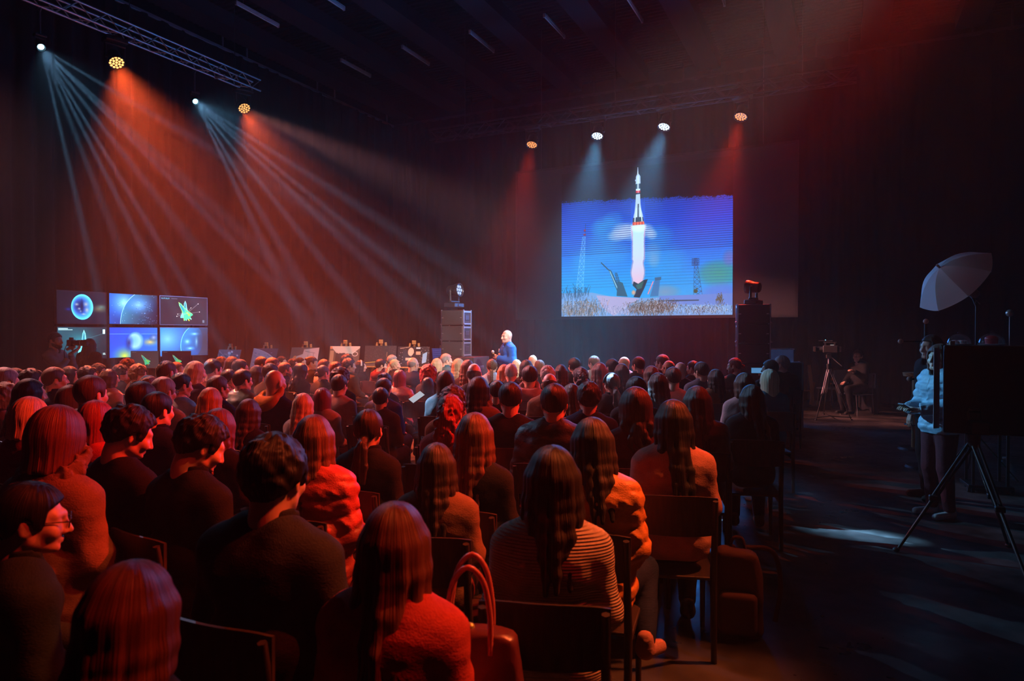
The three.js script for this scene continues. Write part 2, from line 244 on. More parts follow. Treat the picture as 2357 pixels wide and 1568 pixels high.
// ---- the big projection screen with the rocket picture
const glowScreen = (t, k) => new THREE.MeshStandardMaterial({ color: 0x050506, roughness: 0.5, emissive: 0xffffff, emissiveIntensity: k, emissiveMap: t });
function areaGlow(name, color, intensity, w, h, pos, dir) { const l = new THREE.RectAreaLight(color, intensity, w, h); l.name = name; l.position.copy(pos); l.lookAt(pos.clone().add(dir)); scene.add(l); return l; }
{
  const Z = -14.5, a = atZ(1192, 731, Z), b = atZ(1830, 722, Z), c = atZ(1827, 331, Z), W = b.x - a.x, H = c.y - a.y, mx = (a.x + b.x) / 2, my = a.y + H / 2;
  const o = thing('projection_screen', 'large grey projection screen hanging above the stage', 'screen', [mx, a.y, Z]);
  part('screen_cloth', box(W, H, 0.012, 0, H / 2, 0), matte(rgb(0.045, 0.045, 0.05), 0.8), o);
  part('border', merged([box(W + 0.1, 0.05, 0.05, 0, -0.025, 0), box(W + 0.1, 0.05, 0.05, 0, H + 0.025, 0), box(0.05, H, 0.05, -W / 2 - 0.025, H / 2, 0), box(0.05, H, 0.05, W / 2 + 0.025, H / 2, 0)]), M.blackPlastic, o);
  for (const s of [-1, 1]) part('suspension_cable', rod(V(s * W * 0.4, H + 0.04, 0), V(s * W * 0.4, CEIL - a.y, 0), 0.008), M.darkSteel, o);
  const l = atZ(1293, 731, Z), r = atZ(1686, 725, Z), pw = r.x - l.x, ph = (728 - 384) * depthAtZ(1478, Z) / F, cw = 834, ch = 735;
  const pic = canvas(cw, ch, (g) => {
    const q = rng(5), X = (x) => (x - 52) / 2, Y = (y) => (y - 60) / 2;
    g.fillStyle = '#000'; g.fillRect(0, 0, cw, ch);
    const sky = g.createLinearGradient(0, 145, 0, ch); sky.addColorStop(0, '#0a3fb4'); sky.addColorStop(0.22, '#0450da'); sky.addColorStop(0.45, '#0570e6'); sky.addColorStop(0.7, '#0697ec'); sky.addColorStop(1, '#30a6e8');
    g.fillStyle = sky; g.fillRect(0, 150, cw, ch);
    const blob = (x, y, rx, ry, col, n = 1) => { for (let k = 0; k < n; k++) { const w = g.createRadialGradient(0, 0, 0, 0, 0, 1); w.addColorStop(0, col + ')'); w.addColorStop(0.6, col.replace(/[\d.]+$/, '') + (parseFloat(col.match(/[\d.]+$/)[0]) * 0.7) + ')'); w.addColorStop(1, col.replace(/[\d.]+$/, '') + '0)'); g.save(); g.translate(X(x), Y(y)); g.scale(rx / 2, ry / 2); g.fillStyle = w; g.beginPath(); g.arc(0, 0, 1, 0, 7); g.fill(); g.restore(); } };
    // drifting cloud of exhaust, haze and dark stage hand at the right edge
    for (const [x, y, rx, ry] of [[590, 560, 120, 90], [500, 600, 130, 90], [440, 640, 110, 80], [560, 680, 200, 130], [480, 800, 180, 160], [600, 900, 190, 140], [330, 980, 200, 180], [1050, 760, 150, 130], [1100, 1000, 240, 200]]) blob(x, y, rx, ry, 'rgba(40,165,235,0.5');
    blob(1600, 1140, 230, 140, 'rgba(70,150,110,0.75'); blob(1640, 1330, 260, 120, 'rgba(90,120,215,0.9'); blob(1100, 1300, 170, 80, 'rgba(130,150,180,0.8'); blob(1690, 1000, 70, 90, 'rgba(110,110,190,0.9');
    for (const [x, y, rx, ry] of [[690, 680, 130, 90], [640, 730, 120, 70], [760, 700, 110, 100], [930, 700, 80, 80], [980, 740, 60, 60]]) blob(x, y, rx, ry, 'rgba(190,210,240,0.85');
    for (const [x, y, rx, ry] of [[980, 920, 100, 130], [1000, 1000, 60, 80]]) blob(x, y, rx, ry, 'rgba(110,165,215,0.7');
    // projected scan stripes
    for (let y = 372; y < 1240; y += 21 + (y > 1000 ? 8 : 0)) { g.strokeStyle = y < 900 ? 'rgba(2,20,110,0.55)' : 'rgba(3,60,150,0.45)'; g.lineWidth = y < 900 ? 4 : 2; g.beginPath(); g.moveTo(0, Y(y + 6)); g.lineTo(X(770), Y(y)); g.moveTo(X(910), Y(y)); g.lineTo(cw, Y(y - 5)); g.stroke(); if (y > 700) { g.strokeStyle = 'rgba(120,200,255,0.3)'; g.lineWidth = 1; g.beginPath(); g.moveTo(0, Y(y - 6)); g.lineTo(cw, Y(y - 12)); g.stroke(); } }
    // lattice mast and floodlight mast
    const lat = (x0, y0, x1, y1, w0, w1, col, n) => { g.strokeStyle = col; g.lineWidth = 1.6; for (let k = 0; k < n; k++) { const f = k / n, e = (k + 1) / n, xa = x0 + (x1 - x0) * f, ya = y0 + (y1 - y0) * f, xb = x0 + (x1 - x0) * e, yb = y0 + (y1 - y0) * e, wa = w0 + (w1 - w0) * f, wb = w0 + (w1 - w0) * e; g.beginPath(); g.moveTo(X(xa - wa), Y(ya)); g.lineTo(X(xb + wb), Y(yb)); g.moveTo(X(xa + wa), Y(ya)); g.lineTo(X(xb - wb), Y(yb)); g.moveTo(X(xa - wa), Y(ya)); g.lineTo(X(xb - wb), Y(yb)); g.moveTo(X(xa + wa), Y(ya)); g.lineTo(X(xb + wb), Y(yb)); g.moveTo(X(xa - wa), Y(ya)); g.lineTo(X(xa + wa), Y(ya)); g.stroke(); } };
    g.strokeStyle = '#0a2a60'; g.lineWidth = 2; g.beginPath(); g.moveTo(X(308), Y(590)); g.lineTo(X(303), Y(700)); g.stroke(); g.fillStyle = '#8a1840'; g.fillRect(X(290), Y(645), 10, 10); g.fillRect(X(287), Y(690), 12, 8);
    lat(292, 720, 245, 1270, 14, 38, 'rgba(150,215,255,0.8)', 9); lat(1388, 990, 1412, 1350, 10, 40, 'rgba(10,40,90,0.7)', 8);
    g.strokeStyle = '#082a5c'; g.lineWidth = 2; for (let k = 0; k < 4; k++) { g.beginPath(); g.moveTo(X(1355), Y(995 + k * 20)); g.lineTo(X(1418), Y(995 + k * 20)); g.stroke(); } for (let k = 0; k < 5; k++) { g.beginPath(); g.moveTo(X(1358 + k * 15), Y(990)); g.lineTo(X(1358 + k * 15), Y(1060)); g.stroke(); }
    // plume
    const pl = g.createLinearGradient(0, Y(640), 0, Y(1220)); pl.addColorStop(0, '#b4e6fa'); pl.addColorStop(0.5, '#c4dcf6'); pl.addColorStop(1, '#e2bcd8');
    const edge = (side) => { const pts = []; for (let y = 640; y <= 1220; y += 12) { const w = (y < 720 ? 64 - (y - 640) * 0.12 : 54) + (y > 980 ? 7 * Math.sin(y * 0.03) : 0) + 4 * (q() - 0.5); pts.push([845 + side * w - (y > 1000 ? 4 : 0), y]); } return pts; };
    for (const [grow, col] of [[12, 'rgba(240,160,190,0.55)'], [0, pl]]) { g.fillStyle = col; g.beginPath(); const L = edge(-1), Rr = edge(1).reverse(); L.forEach(([x, y], i) => (i ? g.lineTo(X(x - grow), Y(y)) : g.moveTo(X(x - grow), Y(y)))); Rr.forEach(([x, y]) => g.lineTo(X(x + grow), Y(y))); g.fill(); }
    blob(850, 660, 90, 60, 'rgba(225,248,255,0.95');
    // rocket
    const poly = (pts, col) => { g.fillStyle = col; g.beginPath(); pts.forEach(([x, y], i) => (i ? g.lineTo(X(x), Y(y)) : g.moveTo(X(x), Y(y)))); g.closePath(); g.fill(); };
    const body = '#b4d3ec', dark = '#16344c', lite = '#d7f0ff';
    const rocket = () => {
    poly([[836, 70], [842, 70], [845, 140], [833, 140]], lite); poly([[833, 136], [848, 136], [864, 160], [866, 232], [818, 236], [820, 160]], body); poly([[812, 190], [822, 190], [822, 208], [812, 204]], body); poly([[836, 150], [846, 150], [848, 232], [836, 232]], lite);
    poly([[824, 232], [860, 232], [862, 282], [822, 284]], '#33566e'); poly([[836, 232], [846, 232], [846, 282], [836, 282]], lite); poly([[820, 282], [863, 282], [863, 300], [820, 300]], lite); poly([[820, 300], [863, 300], [863, 322], [820, 322]], '#c8202a'); poly([[838, 300], [848, 300], [848, 322], [838, 322]], '#ff9aa0'); poly([[826, 322], [858, 322], [858, 336], [826, 336]], dark);
    poly([[820, 336], [862, 334], [866, 430], [884, 560], [892, 610], [796, 610], [804, 540], [816, 430]], body); poly([[838, 430], [850, 430], [850, 620], [836, 620]], dark);
    poly([[828, 430], [836, 470], [834, 620], [790, 622], [800, 540]], body); poly([[824, 470], [830, 470], [828, 600], [812, 600]], lite); poly([[858, 430], [848, 470], [850, 620], [900, 616], [888, 540]], body); poly([[862, 470], [868, 470], [880, 600], [864, 600]], lite);
    poly([[794, 565], [836, 560], [836, 606], [788, 610]], '#22384c'); poly([[850, 560], [890, 562], [898, 604], [850, 606]], '#22384c'); poly([[808, 560], [818, 560], [816, 606], [806, 606]], lite); poly([[872, 560], [882, 560], [886, 604], [876, 604]], lite);
    poly([[788, 608], [902, 606], [905, 634], [788, 638]], '#e0502a'); for (let k = 0; k < 8; k++) poly([[796 + k * 14, 606], [802 + k * 14, 606], [802 + k * 14, 636], [794 + k * 14, 636]], k % 2 ? '#ff7a38' : '#b8301c');
    };
    // the picture fades raggedly into the dark above
    const top = (x) => 140 + x * 0.05 + 5 * tnoise(x / cw, 0.3, 40, 1) + 4 * tnoise(x / cw, 0.6, 150, 1, 3);
    g.fillStyle = '#000'; g.beginPath(); g.moveTo(0, 0); for (let x = 0; x <= cw; x += 3) g.lineTo(x, top(x)); g.lineTo(cw, 0); g.fill();
    for (let i = 0; i < 1500; i++) { const x = q() * cw, y = top(x) + q() * q() * 22; g.fillStyle = q() > 0.4 ? '#000412' : '#0a3fb0'; g.fillRect(x, y - 3, 1 + q() * 2.4, 1 + q() * 2.4); }
    rocket();
    // launch arms and table
    g.strokeStyle = '#0c3a58'; g.lineWidth = 5; g.beginPath(); g.moveTo(X(470), Y(990)); g.lineTo(X(550), Y(1070)); g.stroke(); poly([[545, 1060], [575, 1075], [690, 1320], [650, 1320]], '#174a6a'); poly([[556, 1080], [566, 1080], [668, 1310], [656, 1310]], '#8ec4dc');
    lat(622, 1100, 650, 1200, 10, 14, '#123048', 4); poly([[640, 1180], [690, 1200], [740, 1340], [630, 1330]], '#1a5470'); poly([[800, 1190], [845, 1215], [900, 1180], [940, 1172], [905, 1260], [860, 1352], [800, 1345], [830, 1270], [790, 1230]], '#0f2a3c'); poly([[820, 1230], [900, 1190], [880, 1260], [840, 1270]], '#1f6058');
    poly([[1010, 1170], [1060, 1160], [1040, 1340], [960, 1345]], 'rgba(40,110,170,0.85)'); g.strokeStyle = '#e58aa0'; g.lineWidth = 5; g.beginPath(); g.moveTo(X(992), Y(1195)); g.lineTo(X(940), Y(1320)); g.stroke(); poly([[1005, 1160], [1068, 1155], [1066, 1185], [1010, 1190]], '#2a6088'); blob(800, 1300, 26, 30, 'rgba(255,170,120,0.9');
    // ground, then scrub in front
    poly([[52, 1290], [380, 1290], [560, 1330], [860, 1355], [1720, 1350], [1720, 1530], [52, 1530]], '#6f9fd8'); poly([[420, 1320], [860, 1360], [760, 1420], [600, 1530], [480, 1440]], '#a8a4d0'); poly([[1050, 1340], [1720, 1330], [1720, 1440], [1050, 1420]], '#5f86d4'); poly([[1040, 1380], [1420, 1382], [1420, 1394], [1040, 1396]], '#2c5070');
    const gauss = () => (q() + q() + q() - 1.5) / 1.5;
    const scrub = (cx, cy, sx, sy, n, cols, len) => { for (let i = 0; i < n; i++) { const x = cx + gauss() * sx, y = cy + gauss() * sy; if (y > 1545 || x < 52 || x > 1720) continue; const k = len * (0.4 + q()), bend = (q() - 0.5) * k * 0.9; g.strokeStyle = cols[Math.floor(q() * cols.length)]; g.globalAlpha = 0.55 + 0.45 * q(); g.lineWidth = 0.7 + q() * 1.3; g.beginPath(); g.moveTo(X(x), Y(y)); g.quadraticCurveTo(X(x + bend * 0.3), Y(y - k * 0.6), X(x + bend), Y(y - k)); g.stroke(); if (q() > 0.6) { g.fillStyle = cols[Math.floor(q() * cols.length)]; g.beginPath(); g.ellipse(X(x + bend), Y(y - k), 1.2 + q() * 2.2, 1 + q() * 1.4, q() * 3, 0, 7); g.fill(); } } g.globalAlpha = 1; };
    scrub(260, 1480, 330, 120, 1500, ['#2c4a78', '#57606c', '#7f6a58', '#c0988c', '#8fb2e2', '#3c4236', '#93703e', '#a8c4ea'], 44); scrub(200, 1330, 210, 70, 120, ['#1c3f66', '#234a6e', '#2f5a80'], 70);
    scrub(700, 1490, 260, 60, 420, ['#8a90c0', '#b6b6da', '#6a78a8', '#c8c2dc'], 30); scrub(980, 1470, 330, 90, 1700, ['#3a2c1c', '#5a4026', '#7c5436', '#2a2a20', '#94a8cc', '#6c6258', '#b8c8e6'], 34); scrub(1480, 1490, 330, 60, 520, ['#3a4a6c', '#8eb4e6', '#54483a', '#bcd6f8'], 24); scrub(1610, 1400, 44, 80, 60, ['#5a4a20', '#4b4a2a'], 30); scrub(1390, 1310, 26, 26, 40, ['#3c4420'], 20);
  });
  const img = thing('projected_picture', 'bright projected picture of a rocket launch on the big screen', 'picture', [(l.x + r.x) / 2, a.y + 0.01, Z + 0.012]);
  part('screen_image', new THREE.PlaneGeometry(pw, ph).translate(0, ph / 2, 0), glowScreen(pic, 1.15), img);
  areaGlow('screen_glow', new THREE.Color().setRGB(0.05, 0.3, 1), 9, pw, ph * 0.78, V((l.x + r.x) / 2, a.y + ph * 0.4, Z + 0.05), V(0, 0, 1));
}
// ---- the wall of six televisions on the left
{
  const X = -12.0, edges = [[130, 246], [250, 363.5], [367, 478]], rowsY = [[2.374, 1.79], [1.751, 1.17]];
  const z = (px) => atX(px, 700, X).z;
  const planet = (g, x, y, r, stops) => { const w = g.createRadialGradient(x - r * 0.35, y - r * 0.1, r * 0.1, x, y, r); stops.forEach(([k, c]) => w.addColorStop(k, c)); g.fillStyle = w; g.beginPath(); g.arc(x, y, r, 0, 7); g.fill(); };
  const blot = (g, x, y, rx, ry, c0, c1) => { g.save(); g.translate(x, y); g.scale(rx, ry); const w = g.createRadialGradient(0, 0, 0, 0, 0, 1); w.addColorStop(0, c0); w.addColorStop(1, c1); g.fillStyle = w; g.fillRect(-1, -1, 2, 2); g.restore(); };
  const fill = (g, c0, c1, W, H) => { const w = g.createLinearGradient(0, 0, W, H); w.addColorStop(0, c0); w.addColorStop(1, c1); g.fillStyle = w; g.fillRect(0, 0, W, H); };
  const shuttle = (g, x, y, s, ang, lines) => {
    g.save(); g.translate(x, y); g.rotate(ang); g.scale(s, s);
    const P = (pts, c) => { g.fillStyle = c; g.beginPath(); pts.forEach(([a, b], i) => (i ? g.lineTo(a, b) : g.moveTo(a, b))); g.closePath(); g.fill(); };
    P([[0, -50], [7, -36], [10, -10], [12, 8], [26, 34], [26, 40], [10, 40], [8, 46], [-8, 46], [-10, 40], [-26, 40], [-26, 34], [-12, 8], [-10, -10], [-7, -36]], lines ? '#5fd0d8' : '#38e0a0'); P([[0, -46], [4, -34], [3, 0], [-6, 8], [-7, -30]], lines ? '#1f7f9c' : '#0f8fb4'); P([[3, 6], [10, 14], [16, 32], [4, 36]], '#9adf58'); P([[-9, 44], [-3, 44], [-3, 54], [-9, 54]], '#c8c040'); P([[3, 44], [9, 44], [9, 54], [3, 54]], '#7fd0c0');
    g.strokeStyle = lines ? '#a8f4ff' : '#bff070'; g.lineWidth = 1.4; g.beginPath(); g.moveTo(0, -50); g.lineTo(-10, -8); g.lineTo(-26, 36); g.moveTo(0, -50); g.lineTo(10, -8); g.lineTo(26, 36); g.stroke(); g.restore();
  };
  const draws = [
    (g, W, H) => { fill(g, '#03080f', '#04101e', W, H); blot(g, W * 0.86, H * 0.52, 90, 34, 'rgba(150,150,110,0.8)', 'rgba(40,30,20,0)'); blot(g, W * 0.9, H * 0.46, 60, 26, 'rgba(70,120,120,0.8)', 'rgba(0,0,0,0)'); blot(g, W * 0.22, H * 0.56, 44, 20, 'rgba(10,40,160,0.9)', 'rgba(0,0,0,0)'); blot(g, W * 0.5, H * 0.5, 100, 88, 'rgba(20,120,220,0.9)', 'rgba(0,20,60,0)'); planet(g, W * 0.5, H * 0.48, 72, [[0, '#081a58'], [0.5, '#1d4ca8'], [0.8, '#3aa0dc'], [1, '#55d6ff']]); for (const [x, y, a, b] of [[-36, -14, 20, 12], [-20, 10, 14, 9], [24, -16, 24, 20], [30, 16, 20, 22], [-10, 24, 10, 8], [8, 40, 22, 7]]) blot(g, W * 0.5 + x, H * 0.48 + y, a, b, 'rgba(190,180,170,0.85)', 'rgba(120,150,180,0)'); blot(g, W * 0.49, H * 0.45, 14, 48, 'rgba(4,10,40,0.9)', 'rgba(4,10,40,0)'); },
    (g, W, H) => { fill(g, '#0a56c8', '#020824', W, H); blot(g, W * 0.3, H * 0.3, 120, 110, 'rgba(140,215,255,1)', 'rgba(20,110,220,0)'); g.save(); g.beginPath(); g.arc(W * 0.9, H * 1.0, W * 0.68, 0, 7); g.clip(); fill(g, '#36b4f0', '#01061c', W, H); blot(g, W * 0.6, H * 0.35, 120, 70, 'rgba(120,190,250,0.9)', 'rgba(20,90,200,0)'); for (let k = 0; k < 60; k++) { g.fillStyle = k % 2 ? 'rgba(4,20,70,0.5)' : 'rgba(120,190,255,0.5)'; g.fillRect(W * (0.5 + 0.5 * Math.abs(hsh(k, 1, 2))), H * (0.2 + 0.8 * Math.abs(hsh(k, 3, 1))), 4 + 10 * Math.abs(hsh(k, 4, 4)), 3); } g.restore(); g.strokeStyle = '#9fe4ff'; g.lineWidth = 2.5; g.beginPath(); g.arc(W * 0.9, H * 1.0, W * 0.68, 0, 7); g.stroke(); for (let k = 0; k < 30; k++) { g.fillStyle = '#bfe4ff'; g.fillRect(W * Math.abs(hsh(k, 7, 2)), H * Math.abs(hsh(k, 9, 5)), 2.4, 2.4); } },
    (g, W, H) => { fill(g, '#1a1d26', '#232634', W, H); shuttle(g, W * 0.52, H * 0.48, 1.25, 0, true); shuttle(g, W * 0.5, H * 0.5, 1.35, -0.6, false); g.strokeStyle = '#9aa4b4'; g.lineWidth = 1.4; for (const [x, y] of [[0.8, 0.22], [0.83, 0.52], [0.36, 0.62], [0.34, 0.7], [0.64, 0.38]]) { g.beginPath(); g.moveTo(W * 0.55, H * 0.6); g.lineTo(W * x, H * y); g.stroke(); g.fillStyle = '#fff'; g.fillRect(W * x - 2, H * y - 2, 5, 5); } g.fillStyle = '#3c98b8'; for (const [a, b] of [[10, 7], [19, 5], [26, 6], [34, 4], [40, 7], [49, 5], [56, 6]]) g.fillRect(a, 9 + (b % 3), b - 1, 8); g.fillStyle = '#5c7088'; g.fillRect(74, 12, 40, 3); g.fillRect(W - 34, H - 32, 14, 18); },
    (g, W, H) => { fill(g, '#0f4a5a', '#051820', W, H); blot(g, W * 0.45, H * 0.4, 150, 90, 'rgba(40,140,160,0.8)', 'rgba(10,60,80,0)'); shuttle(g, W * 0.53, H * 0.5, 1.5, 0, true); g.strokeStyle = '#4aa0b0'; g.beginPath(); g.moveTo(W * 0.6, H * 0.36); g.lineTo(W * 0.94, H * 0.2); g.stroke(); g.fillStyle = '#bfe8f0'; g.fillRect(6, 6, 60, 4); g.fillRect(6, 13, 90, 3); g.fillRect(W - 24, 12, 16, 26); g.fillRect(W - 24, H - 30, 16, 3); g.fillRect(W - 24, H - 24, 18, 3); },
    (g, W, H) => { fill(g, '#0a3cc0', '#0a66d8', W, H); blot(g, W * 0.3, H * 0.95, 90, 70, 'rgba(190,200,60,1)', 'rgba(60,140,160,0)'); blot(g, W * 0.84, H * 0.5, 80, 34, 'rgba(210,180,90,0.95)', 'rgba(80,120,140,0)'); blot(g, W * 0.92, H * 0.34, 40, 30, 'rgba(170,180,220,0.8)', 'rgba(0,0,0,0)'); g.fillStyle = 'rgba(130,200,255,0.7)'; g.fillRect(0, H * 0.21, W, 2); planet(g, W * 0.53, H * 0.46, 58, [[0, '#5aa4e8'], [0.6, '#86bdf0'], [0.9, '#3a80d8'], [1, '#1a58b8']]); blot(g, W * 0.39, H * 0.52, 34, 62, 'rgba(4,20,90,0.95)', 'rgba(10,50,150,0)'); },
    (g, W, H) => { fill(g, '#1878e0', '#2c3248', W, H); blot(g, W * 0.15, H * 0.4, 150, 130, 'rgba(110,190,255,0.9)', 'rgba(30,120,220,0)'); g.save(); g.beginPath(); g.ellipse(W * 0.66, H * 0.55, 74, 112, 0.25, 0, 7); g.clip(); fill(g, '#30b8f0', '#0a2c80', W, H); for (const [x, y, a, b] of [[0.56, 0.5, 34, 28], [0.72, 0.22, 50, 16], [0.62, 0.75, 40, 16], [0.76, 0.5, 16, 50]]) blot(g, W * x, H * y, a, b, 'rgba(150,225,240,0.9)', 'rgba(40,130,220,0)'); g.restore(); blot(g, W * 0.95, H * 0.5, 80, 130, 'rgba(45,48,66,1)', 'rgba(45,48,66,0)'); g.strokeStyle = '#6fe0ff'; g.lineWidth = 3; g.beginPath(); g.ellipse(W * 0.66, H * 0.55, 74, 112, 0.25, 2.2, 4.4); g.stroke(); },
  ];
  const words = ['blue ringed earth', 'bright earth horizon', 'white and green shuttle drawing', 'teal shuttle front view', 'pale moon on blue', 'earth edge on pale blue'];
  edges.forEach(([p0, p1], c) => rowsY.forEach(([y1, y0], r) => {
    const z0 = z(p0), z1 = z(p1), w = z0 - z1, h = y1 - y0, n = r * 3 + c, o = thing('television', 'wall television showing ' + words[n], 'television', [X, y0, (z0 + z1) / 2], PI / 2);
    part('casing', rbox(w - 0.004, h - 0.004, 0.06, 0.008, 0, h / 2, -0.034), M.blackPlastic, o);
    part('bezel', merged([box(w - 0.006, 0.012, 0.012, 0, 0.008, 0), box(w - 0.006, 0.012, 0.012, 0, h - 0.008, 0), box(0.012, h - 0.006, 0.012, -w / 2 + 0.009, h / 2, 0), box(0.012, h - 0.006, 0.012, w / 2 - 0.009, h / 2, 0)]), c === 2 ? M.steel : M.blackPlastic, o);
    part('screen', new THREE.PlaneGeometry(w - 0.026, h - 0.026).translate(0, h / 2, 0.001), glowScreen(canvas(320, 180, (g) => draws[n](g, 320, 180)), 2.0), o);
  }));
  const za = z(130), zb = z(478), o = thing('screen_stand', 'black steel stand carrying the six televisions', 'stand', [X - 0.16, 0, (za + zb) / 2]), L = za - zb;
  for (const s of [-0.42, -0.14, 0.14, 0.42]) part('upright', box(0.05, 2.35, 0.05, 0, 1.175, s * L), M.blackMetal, o);
  for (const y of [1.4, 2.1]) part('rail', box(0.05, 0.05, L * 0.95, 0.04, y, 0), M.blackMetal, o);
  for (const s of [-0.42, -0.14, 0.14, 0.42]) part('foot', box(0.5, 0.04, 0.06, 0.05, 0.02, s * L), M.blackMetal, o);
  areaGlow('screen_glow', new THREE.Color().setRGB(0.12, 0.4, 1), 1.5, L, 1.2, V(X + 0.04, 1.77, (za + zb) / 2), V(1, 0, 0));
  // two desk monitors on a table before the wall
  const tb = at(370, 860, 12.0), tt = thing('folding_table', 'black topped table carrying two monitors in front of the televisions', 'table', [tb.x, 0, tb.z], YAW * 0.9);
  part('tabletop', rbox(1.9, 0.03, 0.7, 0.008, 0, 0.72, 0), M.blackPlastic, tt); for (const sx of [-1, 1]) for (const sz of [-1, 1]) part('leg', rod(V(sx * 0.88, 0, sz * 0.3), V(sx * 0.85, 0.71, sz * 0.28), 0.015), M.blackMetal, tt);
  for (const [px, bg, wd] of [[333, ['#30343c', '#3a3e46'], 'grey'], [405, ['#040a1a', '#050c20'], 'dark blue']]) {
    const p = at(px, 808, 12.0), o2 = thing('monitor', 'desk monitor showing a green shuttle on ' + wd, 'monitor', [p.x, 0.735, p.z], YAW * 0.95), W = 0.51, H = 0.31, by = p.y - 0.735 - H;
    part('casing', rbox(W, H, 0.03, 0.006, 0, by + H / 2, -0.018), M.blackPlastic, o2); part('screen', new THREE.PlaneGeometry(W - 0.02, H - 0.02).translate(0, by + H / 2, 0.0), glowScreen(canvas(256, 160, (g) => { const w = g.createLinearGradient(0, 0, 256, 160); w.addColorStop(0, bg[0]); w.addColorStop(1, bg[1]); g.fillStyle = w; g.fillRect(0, 0, 256, 160); g.save(); shuttle(g, 130, 78, 1.15, -0.65, false); g.restore(); g.fillStyle = '#9aa4b4'; g.fillRect(8, 6, 40, 2); g.fillRect(176, 66, 4, 4); g.fillRect(90, 108, 3, 3); }), 0.8), o2);
    part('neck', box(0.05, by + 0.06, 0.02, 0, (by + 0.06) / 2, -0.045), M.blackPlastic, o2); part('foot', rbox(0.22, 0.012, 0.16, 0.004, 0, 0.006, -0.03), M.blackPlastic, o2);
  }
}
// ---- pine easels with photo boards
M.pine = std(rgb(1, 1, 1), 0.6, { map: tex(128, 256, (u, v) => { const s = 0.5 + 0.5 * Math.sin((u * 9 + 0.6 * tnoise(u, v, 3, 4)) * 6.28), n = 0.85 + 0.15 * tnoise(u, v, 40, 6); return [0.82 * n - 0.08 * s, 0.62 * n - 0.09 * s, 0.38 * n - 0.09 * s]; }, true) });
function easel(label, group, p, turn, top, ledge) {
  const o = thing('display_easel', label, 'easel', [p.x, 0, p.z], turn, group);
  for (const s of [-1, 1]) part('front_leg', rbox(0.04, top + 0.03, 0.022, 0.004).rotateX(-0.16).rotateZ(s * 0.15).translate(s * (0.19), top / 2, 0.07), M.pine, o);
  part('back_leg', rbox(0.04, top + 0.04, 0.022, 0.004).rotateX(0.24).translate(0, top / 2 - 0.01, -0.2), M.pine, o);
  part('ledge', rbox(0.6, 0.025, 0.05, 0.004, 0, ledge, 0.16), M.pine, o);
  part('crossbar', rbox(0.42, 0.03, 0.016, 0.004, 0, 0.4, 0.19), M.pine, o);
  part('clip', merged([rbox(0.075, 0.075, 0.035, 0.006, 0, top + 0.015, 0.0), rbox(0.03, 0.03, 0.05, 0.004, 0, top + 0.03, 0.0)]), M.pine, o);
  return o;
}
